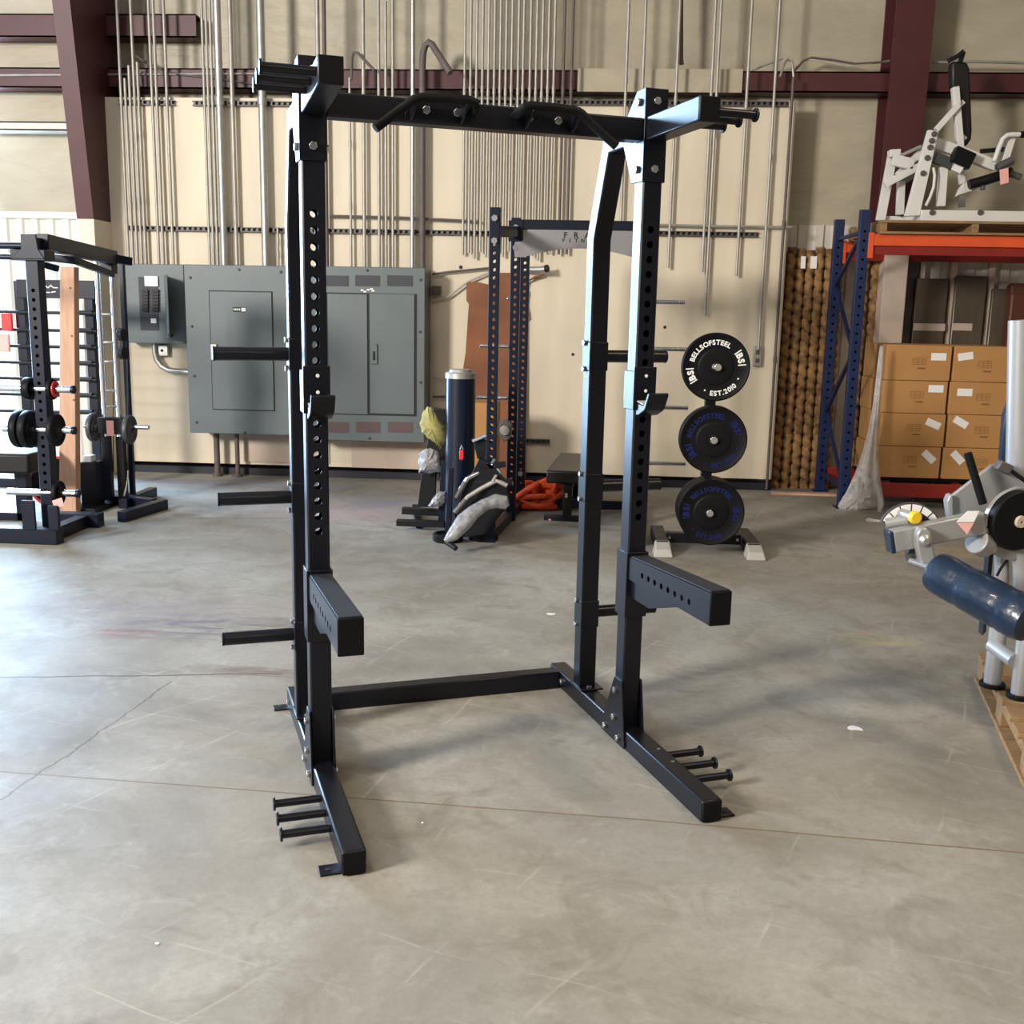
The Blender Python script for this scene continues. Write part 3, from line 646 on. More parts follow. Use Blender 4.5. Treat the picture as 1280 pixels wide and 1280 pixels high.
jhook(L0, L1, 'black J-hook on the left front upright of the tall rack')
jhook(R0, R1, 'black J-hook on the right front upright of the tall rack')
def spotter(a, c, label):
    o0 = V(((a+c)/2, 0, .50)); t = thing('spotter_arm', label, 'spotter arm', rloc(*o0), RA)
    def part(nm, mb, m_, par=None, bev=.002):
        bmesh.ops.translate(mb.bm, verts=mb.bm.verts[:], vec=-o0); return build(nm, mb, m_, par or t, bev, world=False)
    # sleeve around the upright
    part('sleeve', MB().bx(a-.007, a-.0005, -.007, .080, .500, .742), 'powder'); part('sleeve', MB().bx(c+.0005, c+.007, -.007, .080, .500, .742), 'powder'); part('sleeve_front', MB().bx(a-.007, c+.007, -.009, -.0008, .500, .742), 'powder')
    hl = [.124+.05*i for i in range(8)]
    mb = MB(); Ln = .597
    # arm tube: two holed cheeks, top, bottom, tip
    zb0, zt0, zb1, zt1 = .647, .727, .647, .750
    hgt = .09
    for sg, xs in ((-1, a), (1, c)):
        mb.holed((xs, -.009, .686), (0, 0, -1) if sg < 0 else (0, 0, 1), (0, -1, 0), (sg, 0, 0), .050, Ln-.003, [h-.009 for h in hl], .0105, .004, 12)
        for (q0, q1, q2, q3) in (((-.009, .661), (-.606, .661), (-.606, zb1), (-.009, zb0)), ((-.009, .711), (-.606, .711), (-.606, zt1), (-.009, zt0))):
            P = [(xs, *q0), (xs, *q1), (xs, *q2), (xs, *q3)]; mb.poly(P)
        mb.poly([(xs, -.603, .661), (xs, -.606, .661), (xs, -.606, .711), (xs, -.603, .711)])
    mb.poly([(a, -.009, zt0), (c, -.009, zt0), (c, -.606, zt1), (a, -.606, zt1)]); mb.poly([(a, -.009, zb0), (c, -.009, zb0), (c, -.606, zb1), (a, -.606, zb1)])
    mb.poly([(a, -.606, zb1), (c, -.606, zb1), (c, -.606, zt1), (a, -.606, zt1)])
    arm = part('arm', mb, 'powder', None, 0)
    part('end_cap', MB().bx(a-.001, c+.001, -.613, -.6065, .645, .754), 'rubber', arm, .004)
    part('wear_strip', MB().hexa([(a+.003, -.02, zt0+.0008), (c-.001, -.02, zt0+.0008), (c-.001, -.603, zt1+.0006), (a+.003, -.603, zt1+.0006), (a+.003, -.02, zt0+.006), (c-.001, -.02, zt0+.006), (c-.001, -.603, zt1+.006), (a+.003, -.603, zt1+.006)]), 'strip', arm, .001)
    part('gusset', MB().prism([(-.009, .646), (-.395, .646), (-.165, .577), (-.009, .577)], (a+.012, 0, 0), (0, 1, 0), (0, 0, 1), (.006, 0, 0)), 'powder', arm, .001)
spotter(L0, L1, 'black spotter arm reaching forward from the left front upright')
spotter(R0, R1, 'black spotter arm reaching forward from the right front upright')

# ================================================================== PLATE TREE
YP = 6.95
c_top, c_mid, c_bot = at(895, 459, YP), at(892, 550, YP), at(889, 641, YP)
XT = (c_top.x+c_mid.x+c_bot.x)/3
tree = thing('plate_tree', 'black vertical plate storage tree with grey foot ends', 'plate tree', (XT, 7.25, 0))
def tp(nm, mb, m_, par=None, bev=.003, label=None): return build(nm, mb, m_, par or tree, bev, label=label)
tp('post', MB().bx(XT-.035, XT+.035, 7.22, 7.29, .06, c_top.z+.06), 'black')
for cc, nback in ((c_top, 1), (c_mid, 2), (c_bot, 3)):
    mb = MB(); mb.cyl((XT, 7.23, cc.z), (XT, YP-.03, cc.z), .0245, seg=24); pg = tp('peg', mb, 'chrome', None, .002)
    tp('peg_cap', MB().cyl((XT, YP-.031, cc.z), (XT, YP-.036, cc.z), .020, seg=20), 'galv', pg, .001)
mb = MB(); mb.bx(XT-.26, XT+.26, 7.21, 7.27, .03, .10); cb = tp('crossbar', mb, 'black')
fx0, fx1 = at(829, 690, 6.9).x, at(945, 694, 6.9).x
for xx in (fx0, fx1):
    ft = tp('foot', MB().bx(xx-.045, xx+.045, 6.99, 7.55, .0, .085), 'black', None, .008)
    mb = MB(); mb.hexa([(xx-.066, 6.86, 0), (xx+.066, 6.86, 0), (xx+.066, 7.02, 0), (xx-.066, 7.02, 0), (xx-.052, 6.89, .05), (xx+.052, 6.89, .05), (xx+.05, 7.02, .088), (xx-.05, 7.02, .088)])
    tp('foot_cover', mb, 'foot', ft, .008)
for dx in (-.235, .235): tp('bolt', MB().cyl((XT+dx, 7.21, .065), (XT+dx, 7.20, .065), .011, seg=6), 'zinc', cb, .001)
PR = .2225
def bumper(cc, yf, th, label, ring, group=None):
    t = thing('bumper_plate', label, 'weight plate', (cc.x, yf+th/2, cc.z), 0, group)
    r = PR
    prof = [(.026, th), (r*.48, th), (r*.50, th-.006), (r*.93, th-.006), (r-.008, th), (r, th-.010), (r, .010), (r-.008, 0), (r*.93, .0015), (r*.90, .006), (r*.53, .006), (r*.505, .001), (r*.48, .0), (.045, .0), (.042, .003), (.026, .003), (.026, th)]
    build('disc', MB().lathe(prof, (cc.x, yf, cc.z), (0, 1, 0), 64), 'rubber', t)
    build('hub_ring', MB().lathe([(.0262, -.0006), (.034, -.0006), (.034, .004), (.0262, .004), (.0262, -.0006)], (cc.x, yf, cc.z), (0, 1, 0), 32), 'black', t)
    if ring:
        mb = MB(); ink = 'ink' if ring == 'white' else 'blueink'
        def arc(txt, mid, size, rad, outward=True, gap=.0):
            ws = []
            for ch in txt:
                tmp = MB(); ws.append((tmp.add_text(ch, (0, 0, 0), (1, 0, 0), (0, 0, 1), size) if ch != ' ' else size*.3) + size*.13); tmp.bm.free()
            span = sum(ws)/rad; a = mid - span/2 if outward else mid + span/2
            for ch, wd in zip(txt, ws):
                h = wd/rad/2; a += h if outward else -h
                ca, sa = math.sin(a), math.cos(a)          # a measured clockwise from the top, seen from the front
                pos = V((cc.x+ca*rad, yf+.0055, cc.z+sa*rad))
                up = V((ca, 0, sa)) if outward else V((-ca, 0, -sa)); rt = V((sa, 0, -ca)) if outward else V((-sa, 0, ca))
                if ch != ' ': mb.add_text(ch, pos-up*size*.35, rt, up, size, lift=.0012, bold=.035)
                a += h if outward else -h
        R2 = math.radians
        lb = 'white raised lettering' if ring == 'white' else 'dark blue lettering'
        def done(nm):
            nonlocal mb
            build(nm, mb, ink, t, label=lb if nm == 'lettering' else None); mb = MB()
        rot = {'white': 0, 'blueA': -8, 'blueB': 22}[ring]
        arc('BELLSOFSTEEL', R2(-22+rot), .044, r*.725); done('lettering')
        arc('EST.2010', R2(160+rot), .044, r*.765, False); done('lettering')
        for aa in (R2(116+rot), R2(203+rot)):
            ca, sa = math.sin(aa), math.cos(aa); mb.obox((cc.x+ca*r*.74, yf+.0045, cc.z+sa*r*.74), (1, 0, 0), (0, 0, 1), (0, 1, 0), .010, .010, .002); done('dot')
        for aa in (R2(69+rot), R2(250+rot)):               # emblem: two block letters between bars
            for da in (-15, 15):
                a2 = aa+R2(da); ca, sa = math.sin(a2), math.cos(a2); up = V((ca, 0, sa)); rt = V((sa, 0, -ca))
                mb.obox(V((cc.x, yf+.0045, cc.z))+up*r*.76, rt, up, (0, 1, 0), .008, .052, .002)
            for ch, da in (('B', -6), ('S', 6)):
                a2 = aa+R2(da); ca, sa = math.sin(a2), math.cos(a2); up = V((ca, 0, sa)); rt = V((sa, 0, -ca))
                mb.add_text(ch, V((cc.x, yf+.0055, cc.z))+up*(r*.76-.021), rt, up, .056, lift=.0012, bold=.05)
            done('emblem')
        mb.bm.free()
    return t
bumper(c_top, YP, .055, 'black bumper plate with white lettering on the top peg of the tree', 'white')
bumper(c_mid, YP, .055, 'front blue-lettered bumper plate on the middle peg of the tree', 'blueA')
bumper(c_mid, YP+.058, .055, 'plain black bumper plate hidden behind the front one on the middle peg', None)
bumper(c_bot, YP, .070, 'front blue-lettered bumper plate on the lowest peg of the tree', 'blueB')
bumper(c_bot, YP+.073, .070, 'second black bumper plate from the front on the lowest peg', None)
bumper(c_bot, YP+.146, .070, 'rearmost black bumper plate on the lowest peg of the tree', None)

# ================================================================== LETTERED RACK AT THE BACK
t = thing('power_rack', 'black drilled power rack with a lettered grey plate, behind the squat rack', 'power rack', (-.05, 7.9, 0))
def fpart(nm, mb, m_='navyblack', par=None, bev=0., label=None): return build(nm, mb, m_, par or t, bev, label=label)
W = .072
fr = {}
for key, px, Y, ty in (('l1', 617.5, 7.15, 259), ('l2', 644, 7.95, 272), ('l3', 656, 8.45, 279), ('r1', 809, 7.15, 264), ('r2', 808, 7.95, 275), ('r3', 806, 8.45, 281)):
    top = at(px, ty, Y); H = top.z; x = at(px, 330, Y).x; fr[key] = (x, Y, H)
    n = int((H-.35)/.055); hl = [.22+.055*i for i in range(n)]
    mb = MB(); mb.htube((x, Y, 0), (1, 0, 0), (0, -1, 0), (0, 0, 1), W, W, H, hl, hl, .0135, 8, .004); up = fpart('upright', mb)
    mb = MB()
    for zz in ((H-.07, H-.215) if key[1] in '12' else (H-.10,)): mb.cyl((x, Y, zz), (x, Y-.016, zz), .022, seg=6)
    if key[1] in '23': mb.cyl((x, Y, .30), (x, Y-.016, .30), .022, seg=6)
    fpart('bolts', mb, 'zinc', up)
for s in 'lr':
    (x1, y1, h1), (x2, y2, h2), (x3, y3, h3) = fr[s+'1'], fr[s+'2'], fr[s+'3']
    fpart('side_beam', MB().beam((x1, y1+W, h1-.15), (x2, y2, h2-.10), W*.8, .075), bev=.004)
    fpart('side_beam', MB().beam((x2, y2+W, h2-.10), (x3, y3, h3-.10), W*.8, .075), bev=.004)
    fpart('bottom_beam', MB().beam((x1, y1+W, .04), (x3, y3, .04), W*.8, .075), bev=.004)
    mb = MB(); mb.bx(x2-.055, x2+.055, y2-.008, y2-.001, h2-.17, h2-.02); fpart('joint_plate', mb, bev=.002)
x2, y2, h2 = fr['l2']; X2, Y2, H2 = fr['r2']
fpart('crossbeam', MB().bx(x2+W/2, X2-W/2, y2, y2+W, h2-.082, h2-.012), bev=.005)
fpart('pull_up_bar', MB().cyl((fr['l1'][0]+W/2, 7.19, fr['l1'][2]-.15), (fr['l1'][0]+W/2+.001, 7.19, fr['l1'][2]-.15), .014)) if 0 else None
fpart('rear_beam', MB().bx(fr['l3'][0]+W/2, fr['r3'][0]-W/2, 8.46, 8.52, .02, .095), bev=.004)
# arched name plate
zt = h2-.084; n = 16; pts = []
xa, xb = x2-.005, X2+.005
for i in range(n+1):
    u = i/n; xx = xa+(xb-xa)*u; pts.append((xx, zt-.200+.070*math.sin(PI*min(1, max(0, (u-.08)/.84)))**.8 if .08 < u < .92 else zt-.200))
pts += [(xb, zt), (xa+.09, zt), (xa+.085, zt-.055), (xa+.05, zt-.085), (xa, zt-.09)]
npl = fpart('name_plate', MB().prism(pts, (0, y2-.012, 0), (1, 0, 0), (0, 0, 1), (0, .006, 0)), 'plate', bev=.001)
mb = MB(); px0 = at(704, 297, y2-.0125)
mid = (xa+xb)/2+.02
def spaced(mb, txt, xs, z, size, step, bold):
    for i, ch in enumerate(txt): mb.add_text(ch, (xs+i*step, y2-.0122, z), (1, 0, 0), (0, 0, 1), size, lift=.0012, bold=bold)
s1 = (at(738, 296, y2).x-at(709.5, 296, y2).x)/2
spaced(mb, 'FRAME', at(707, 297.5, y2).x, at(712, 297.5, y2).z, .058, (at(734, 297, y2).x-at(707, 297, y2).x)/2, .03)
fpart('lettering', mb, 'blackink', npl, label='black lettering'); mb = MB()
spaced(mb, 'FITNESS', at(704.5, 302.5, y2).x, at(712, 302.8, y2).z, .036, at(712.5, 302, y2).x-at(704.5, 302, y2).x, .03)
fpart('lettering', mb, 'blackink', npl, label='black lettering')
# chrome storage pegs
for s, sg, ys in (('r', 1, (378, 437, 510, 580)),):
    for py, pe in zip(ys, (856, 862, 860, 857)):
        x3, y3, h3 = fr['r2']; q = at(pe, py, y3+.035); fpart('chrome_peg', MB().cyl((x3+W/2, y3+.035, q.z), (q.x, y3+.035, q.z), .0155, seg=16), 'chrome', bev=.002)
for py, p0x, k in ((373.5, 634, 'l1'), (432.5, 600, 'l2'), (497, 596, 'l2')):
    x3, y3, h3 = fr['l2']; q = at(p0x, py, y3+.035); fpart('chrome_peg', MB().cyl((x3-W/2, y3+.035, q.z), (q.x, y3+.035, q.z), .0155, seg=16), 'chrome', bev=.002)

# ================================================================== BENCH, ROPE
A = at(683, 588, 7.95); zt = A.z
bl = V((A.x, 7.95, 0)); d = V((.085, 1.1, 0)).normalized(); sd = V((d.y, -d.x, 0))
bench = thing('flat_bench', 'low black flat bench beside the orange rope', 'bench', (bl.x+.16, 8.4, 0))
cen = bl+d*.55+sd*.16
build('pad', MB().obox(cen+V((0, 0, zt-.05)), d, sd, (0, 0, 1), 1.1, .32, .10), 'vinyl', bench, .014)
build('frame', MB().obox(cen+V((0, 0, zt-.135)), d, sd, (0, 0, 1), 1.02, .06, .06), 'black', bench, .004)
for k in (.10, .98):
    cc = bl+d*k+sd*.16
    lg = build('leg', MB().bx(cc.x-.035, cc.x+.035, cc.y-.03, cc.y+.03, .03, zt-.10), 'black', bench, .004)
    build('foot', MB().obox(cc+V((0, 0, .022)), sd, d, (0, 0, 1), .36, .06, .04), 'black', bench, .004)
    build('bolts', MB().cyl((cc.x-.01, cc.y-.03, zt-.19), (cc.x-.01, cc.y-.04, zt-.19), .012, seg=6).cyl((cc.x-.01, cc.y-.03, .20), (cc.x-.01, cc.y-.04, .20), .012, seg=6), 'zinc', lg)
random.seed(11); pts = []; oc = fl(667, 640)
for i in range(260):
    a = i*.33; lp = i//19
    cx = oc.x + .10*math.sin(lp*2.1) + .035*math.sin(i*.05); cy = oc.y+.22 + .10*math.cos(lp*1.7)
    rr = .10+.03*math.sin(lp*1.3+1)
    hz = .03 + .22*(.5+.5*math.sin(lp*1.1))*(.5+.5*math.sin(a+lp))*.8 + .012*(lp % 5)
    pts.append(V((cx+rr*1.25*math.cos(a), cy+rr*math.sin(a), hz)))
for i in range(9): pts.append(pts[-1]+V((-.035, -.012, -pts[-1].z*.35 + .009)))
solo('battle_rope', MB().tube(pts, .024, 9), 'rope', 'orange rope coiled in a heap on the floor beside the bench', 'rope')
q = fl(694, 650); solo('rope_tag', MB().obox(q+V((0, 0, .008)), V((.95, .3, 0)).normalized(), V((-.3, .95, 0)).normalized(), (0, 0, 1), .12, .05, .012), 'pink', 'pale pink tag lying on the floor by the bench foot', 'tag', bevel=.004)

# ================================================================== ATTACHMENT CLUSTER (middle)
def pillow(pts, Y, th, jitter=0., seed=1):
    rnd = random.Random(seed); P = [at(px, py, Y) for px, py in pts]; c = V((0, 0, 0))
    # densify
    Q = []
    for a, b in zip(P, P[1:]+P[:1]): Q += [a, a.lerp(b, .33), a.lerp(b, .67)]
    for p in Q: c += p/len(Q)
    mb = MB(); rings = []
    for s_, k in ((-1, 0), (-.95, .35), (-.6, .75), (0, 1.), (.6, .75), (.95, .35), (1, 0)):
        yy = s_*th
        if k == 0: rings.append([mb.v(c+V((0, yy, 0)))]); continue
        rings.append([mb.v(c+(p-c)*k+V((rnd.uniform(-jitter, jitter), yy+rnd.uniform(-jitter, jitter), rnd.uniform(-jitter, jitter)))) for p in Q])
    n = len(Q)
    for A_, B_ in zip(rings, rings[1:]):
        for k in range(n):
            k2 = (k+1) % n
            if len(A_) == 1: mb.face([A_[0], B_[k2], B_[k]])
            elif len(B_) == 1: mb.face([A_[k], A_[k2], B_[0]])
            else: mb.face([A_[k], A_[k2], B_[k2], B_[k]])
    return mb
q = at(576, 463, 7.45); r_ = .107
t = thing('tall_cylinder', 'tall dark navy cylinder with silver rim amid the attachment stand', 'cylinder', (q.x, 7.45, 0))
build('body', MB().lathe([(0, .01), (r_, .01), (r_, q.z-.055), (0, q.z-.055)], (q.x, 7.45, 0), (0, 0, 1), 48), 'tankblue', t)
build('rim', MB().lathe([(0, q.z-.055), (r_+.003, q.z-.055), (r_+.003, q.z-.02), (r_-.006, q.z-.010), (r_-.02, q.z-.012), (r_-.03, q.z+.006), (r_-.05, q.z+.010), (0, q.z+.010)], (q.x, 7.45, 0), (0, 0, 1), 48), 'galv', t)
# stand
st = thing('attachment_stand', 'black stand with round feet holding curved cable bars', 'stand', fl(590, 672))
def sp_(nm, mb, m_='black', bev=.003, par=None): return build(nm, mb, m_, par or st, bev)
q1, q2 = fl(604, 674), fl(560, 676)
for q in (q1, q2):
    sp_('round_foot', MB().lathe([(0, 0), (.100, 0), (.108, .008), (.108, .05), (.100, .056), (.085, .056), (.080, .04), (0, .04)], q, (0, 0, 1), 32), 'rubber', 0)
sp_('post', MB().bx(q1.x-.035, q1.x+.035, q1.y-.03, q1.y+.04, .04, at(600, 575, 7.1).z), 'navyblack')
sp_('arm', MB().bar([(598, 628), (636, 622)], 7.05, .05, .05)); sp_('arm', MB().bar([(594, 606), (640, 603)], 7.05, .05, .05)); sp_('arm', MB().bar([(600, 584), (632, 580)], 7.05, .04, .04))
sp_('panel', MB().pxprism([(566, 640), (598, 575), (612, 578), (632, 600), (636, 632), (606, 668), (580, 672)], 7.03, .05), 'black', .004)
sp_('post', MB().bar([(560, 672), (564, 585)], 7.0, .035, .035), 'navyblack')
# second black frame behind on the left
fr2 = thing('folded_frame', 'black folded machine frame standing left of the tall cylinder', 'frame', fl(528, 655))
def f2(nm, mb, m_='black', bev=.003): return build(nm, mb, m_, fr2, bev)
f2('base_bar', MB().bar([(496, 653), (556, 655)], 7.45, .045, .06)); f2('base_bar', MB().bar([(503, 638), (560, 641)], 7.75, .05, .06)); f2('base_bar', MB().beam(fl(524, 656, .03), fl(519, 634, .03), .05, .05))
f2('upright', MB().pxprism([(522, 634), (527, 592), (545, 590), (543, 634)], 7.62, .06)); f2('upright', MB().bar([(552, 655), (556, 575)], 7.5, .05, .05), 'navyblack')
f2('back_panel', MB().pxprism([(533, 560), (541, 510), (556, 512), (562, 560), (575, 575), (578, 640), (556, 650), (549, 600), (545, 570)], 7.7, .08), 'vinyl', .006)
f2('hook', MB().bar([(520, 532), (533, 534)], 7.55, .03, .03), 'strut')
# fabric and wrapped items
solo('canvas_bag', pillow([(535, 508), (530, 514), (524, 528), (528, 540), (534, 547), (545, 553), (549, 563), (552, 560), (557, 549), (556, 533), (545, 518), (539, 510)], 7.50, .06, .006, 3), 'canvas', 'olive yellow canvas bag hanging left of the tall cylinder', 'bag')
solo('wrapped_bundle', pillow([(524, 568), (530, 562), (537, 559), (543, 561), (549, 566), (551, 580), (550, 590), (538, 591), (524, 591), (523, 580)], 7.52, .07, .008, 5), 'film', 'white plastic-wrapped bundle under the yellow canvas bag', 'bundle')
solo('wrapped_bundle', pillow([(543, 620), (548, 614), (558, 615), (556, 628), (549, 633), (541, 634), (534, 633)], 7.40, .05, .007, 8), 'film', 'small crumpled plastic bag low on the folded frame', 'bundle')
for pts, Y, lab, m_ in (([(570.5, 622), (576, 611), (584, 598.7), (600, 590), (618, 581), (621, 584), (626, 592)], 7.0, 'topmost curved chrome cable bar on the attachment stand', 'zinc'),
                     ([(568.8, 641), (576, 631), (585, 621), (603, 609.8), (620, 601), (626, 603), (634, 607)], 6.95, 'second curved cable bar, pale and worn, below the topmost', 'conduit')):
    t = thing('cable_bar', lab, 'cable bar', at(*pts[0], Y)); P = [at(px, py, Y+(.0 if i < 3 else .05)) for i, (px, py) in enumerate(pts)]
    build('bar', MB().tube(P, .016, 12), m_, t); build('grip', MB().tube([P[0], P[0].lerp(P[2], .85)], .019, 12), 'strut', t)
    mb = MB(); q = P[4]; mb.beam(q+V((-.02, -.02, .0)), q+V((.0, .02, .035)), .02, .012); build('hanger', mb, m_, t, .002)
t = thing('wrapped_cable_bar', 'lowest curved bar, wrapped in crinkled plastic film, on the stand', 'cable bar', at(560, 676, 6.85))
P = [at(px, py, Y) for px, py, Y in ((557, 677, 6.72), (566, 669, 6.74), (580, 652, 6.78), (592, 640, 6.82), (606, 631, 6.86), (620, 626, 6.90), (629, 628, 6.92), (634, 634, 6.92))]
mb = MB(); rnd = random.Random(4); mb.tube(P, [r*(1+rnd.uniform(-.12, .12)) for r in (.020, .048, .060, .052, .046, .050, .046, .022)], 14); build('plastic_sleeve', mb, 'film', t)
build('bar', MB().tube([p+V((0, .0, 0)) for p in P[:-1]]+[at(569, 684, 6.72)][:0], .015, 10), 'zinc', t)
build('bar_end', MB().tube([at(557, 677, 6.73), at(568, 684, 6.70), at(570, 686, 6.69)], .018, 10), 'black', t)
t = thing('small_handle', 'short silver handle on a black strap right of the cylinder', 'handle', at(603, 548, 7.2)); build('handle', MB().tube([at(591, 552, 7.2), at(605, 546, 7.2), at(615, 543, 7.2)], .016, 10), 'zinc', t); build('strap', MB().pxprism([(592, 555), (604, 549), (616, 552), (610, 570), (597, 574)], 7.22, .03), 'black', t, .004)
q = at(577, 567, 7.28); t = thing('red_clip', 'small red clip on the front of the tall cylinder', 'clip', (q.x, 7.28, q.z-.05)); build('body', MB().bx(q.x-.016, q.x+.016, 7.27, 7.30, q.z-.045, q.z+.025), 'redplastic', t, .006); build('ring', MB().tube([(q.x-.01, 7.28, q.z+.03), (q.x, 7.28, q.z+.06), (q.x+.01, 7.28, q.z+.03)], .005, 8), 'zinc', t)
t = thing('hanging_pulley', 'grey pulley block hanging on the left of the lettered rack', 'pulley', at(631, 540, 7.4)); build('body', MB().pxprism([(624, 528), (633, 524), (640, 532), (638, 548), (630, 553), (623, 545)], 7.4, .06), 'strut', t, .006); build('wheel', MB().cyl(at(631, 538, 7.39), at(631, 538, 7.39)+V((0, -.012, 0)), .035), 'galv', t, .002)
q = at(604, 562, 7.3); solo('paper_tag', MB().obox(q, V((.8, 0, -.6)), V((.6, 0, .8)), (0, 1, 0), .025, .06, .003), 'offwhite', 'small white tag among the bars right of the cylinder', 'tag')
q = at(592, 525, 9.4); solo('cardboard_box', MB().bx(at(585, 520, 8.9).x, at(622, 520, 8.9).x, 8.85, 9.2, 0, at(598, 503, 8.9).z), 'card', 'brown carton behind the tall cylinder', 'box', bevel=.005)

# ================================================================== LEFT GYM EQUIPMENT
t = thing('half_rack', 'black half rack with plates on its pegs at the far left edge', 'half rack', fl(55, 660))
def hp(nm, mb, m_='navyblack', par=None, bev=.004): return build(nm, mb, m_, par or t, bev)
YL = 6.72; b0 = at(61, 655, YL); H = at(48, 297, YL).z; xL = b0.x-.005
mb = MB(); hl = [.35+.06*i for i in range(int((H-.6)/.06))]; mb.htube((xL, YL, 0), (1, 0, 0), (0, -1, 0), (0, 0, 1), .088, .088, H, hl, hl, .013, 8); hp('upright', mb, bev=0)
hp('base_beam', MB().bx(-5.2, at(80, 668, 6.72).x, YL-.10, YL, .0, .105), bev=.006)
hp('base_beam', MB().bx(at(88, 655, 7.25).x-.15, at(127, 655, 7.25).x, 7.2, 7.3, .0, .10), bev=.006)
hp('base_beam', MB().bx(xL-.045, xL+.045, YL, 7.2, .0, .09), bev=.004)
hp('top_bracket', MB().bx(xL-.13, xL+.10, YL-.015, YL+.12, at(48, 326, YL).z, at(48, 312, YL).z))
hp('top_bracket', MB().prism([(-.13, 0), (-.055, .065), (-.05, .155), (.05, .155), (.06, .065), (.10, 0)], (xL, YL-.02, at(48, 324, YL).z), (1, 0, 0), (0, 0, 1), (0, .015, 0)))
for py, r_ in ((307, .022), (321, .018)):
    q = at(0, py, YL+.03); hp('pull_up_bar', MB().cyl((-5.0, YL+.03, q.z), (xL-.04, YL+.03, q.z), r_))
hp('boom', MB().beam(at(52, 302, 6.8), at(140, 322, 7.95), .09, .10), bev=.005)
hp('boom_strut', MB().beam(at(92, 325, 7.3), at(140, 343, 7.95), .045, .045)); hp('boom_end', MB().beam(at(137, 322, 7.9), at(163, 327, 8.05), .06, .06)); hp('boom_drop', MB().bx(at(136, 330, 7.95).x-.035, at(136, 330, 7.95).x+.045, 7.9, 8.0, at(136, 342, 7.95).z, at(136, 318, 7.95).z))
hp('boom_plate', MB().bar([(70, 323), (96, 326)], 7.1, .05, .06)); hp('boom_arm', MB().bar([(56, 331), (72, 336)], 6.9, .04, .05))
pegs = []
for py, pe in ((487, 92), (538, 93), (617, 98)):
    q = at(pe, py, YL+.02); pg = hp('storage_peg', MB().cyl((xL-.28, YL+.02, q.z), (q.x, YL+.02, q.z), .023), 'chrome', bev=.002); hp('peg_cap', MB().cyl((q.x-.015, YL+.02, q.z), (q.x+.008, YL+.02, q.z), .028), 'navyblack', pg, .003); pegs.append(q.z)
def iron(x, y, z, r, th, label, m_='iron', ax=(1, 0, 0), group=None):
    tt = thing('weight_plate', label, 'weight plate', (x, y, z), 0, group)
    prof = [(.026, -th/2), (r*.45, -th/2), (r*.5, -th*.25), (r*.82, -th*.25), (r*.88, -th/2), (r-.004, -th/2), (r, -th*.3), (r, th*.3), (r-.004, th/2), (r*.88, th/2), (r*.82, th*.25), (r*.5, th*.25), (r*.45, th/2), (.026, th/2), (.026, -th/2)]
    build('disc', MB().lathe(prof, (x, y, z), ax, 40), m_, tt); build('hub', MB().lathe([(.0262, -th/2-.004), (.042, -th/2-.004), (.042, th/2+.004), (.0262, th/2+.004), (.0262, -th/2-.004)], (x, y, z), ax, 24), m_, tt); return tt
yq = YL+.02
for dx, r_, th, z, lab in ((-.16, .125, .045, pegs[1], 'thick black plate on the left of the half rack post, middle peg, outermost'), (-.10, .125, .045, pegs[1], 'thick black plate next to the post on the left, middle peg'),
                        (.085, .11, .035, pegs[1], 'toothed-looking dark plate right of the post on the middle peg'), (-.08, .075, .05, pegs[0], 'small dark plate left of the post on the top peg'), (.075, .07, .03, pegs[0], 'small dark plate right of the post on the top peg'), (.075, .085, .03, pegs[2], 'dark plate on the lowest peg of the half rack')):
    iron(xL+dx, yq, z, r_, th, lab, 'rubber')
q = V((xL+.098, yq, pegs[0])); solo('red_disc', MB().lathe([(.03, -.004), (.055, -.004), (.055, .004), (.03, .004), (.03, -.004)], q, (1, 0, 0), 24), 'redplastic', 'red ring label on the small plate of the top peg', 'label')
solo('paper_tag', MB().pxprism([(65, 626), (77, 622), (80, 632), (68, 636)], YL-.06, .004), 'pink', 'pinkish tag hanging under the lowest peg of the half rack', 'tag')
hp('foot_plate', MB().bx(xL-.12, xL-.03, YL-.11, YL-.09, .1, .30)); hp('foot_plate', MB().bx(xL+.06, xL+.13, YL-.11, YL-.09, .1, .27))
# timber post
q = fl(96, 642); pz0 = at(75, 333, 7.55)
t = thing('timber_post', 'pale pinkish raw timber post standing beside the half rack', 'timber post', (q.x, 7.66, 0)); 
mb = MB(); xw = at(98, 640, 7.66).x; w0 = .135; mb.hexa([(xw-w0, 7.62, 0), (xw, 7.62, 0), (xw, 7.70, 0), (xw-w0, 7.70, 0)]+[(at(75, 335, 7.62).x, 7.62, pz0.z), (at(92.5, 335, 7.62).x, 7.62, pz0.z), (at(92.5, 335, 7.62).x, 7.70, pz0.z), (at(75, 335, 7.62).x, 7.70, pz0.z)])
build('beam', mb, 'post', t, .004); mb = MB()
for py in (360, 420, 500, 575): qq = at(88+(py-360)*.03, py, 7.619); mb.cyl((qq.x, 7.6195, qq.z), (qq.x, 7.6165, qq.z), .008, seg=10)
build('knots', mb, 'carddark', t)
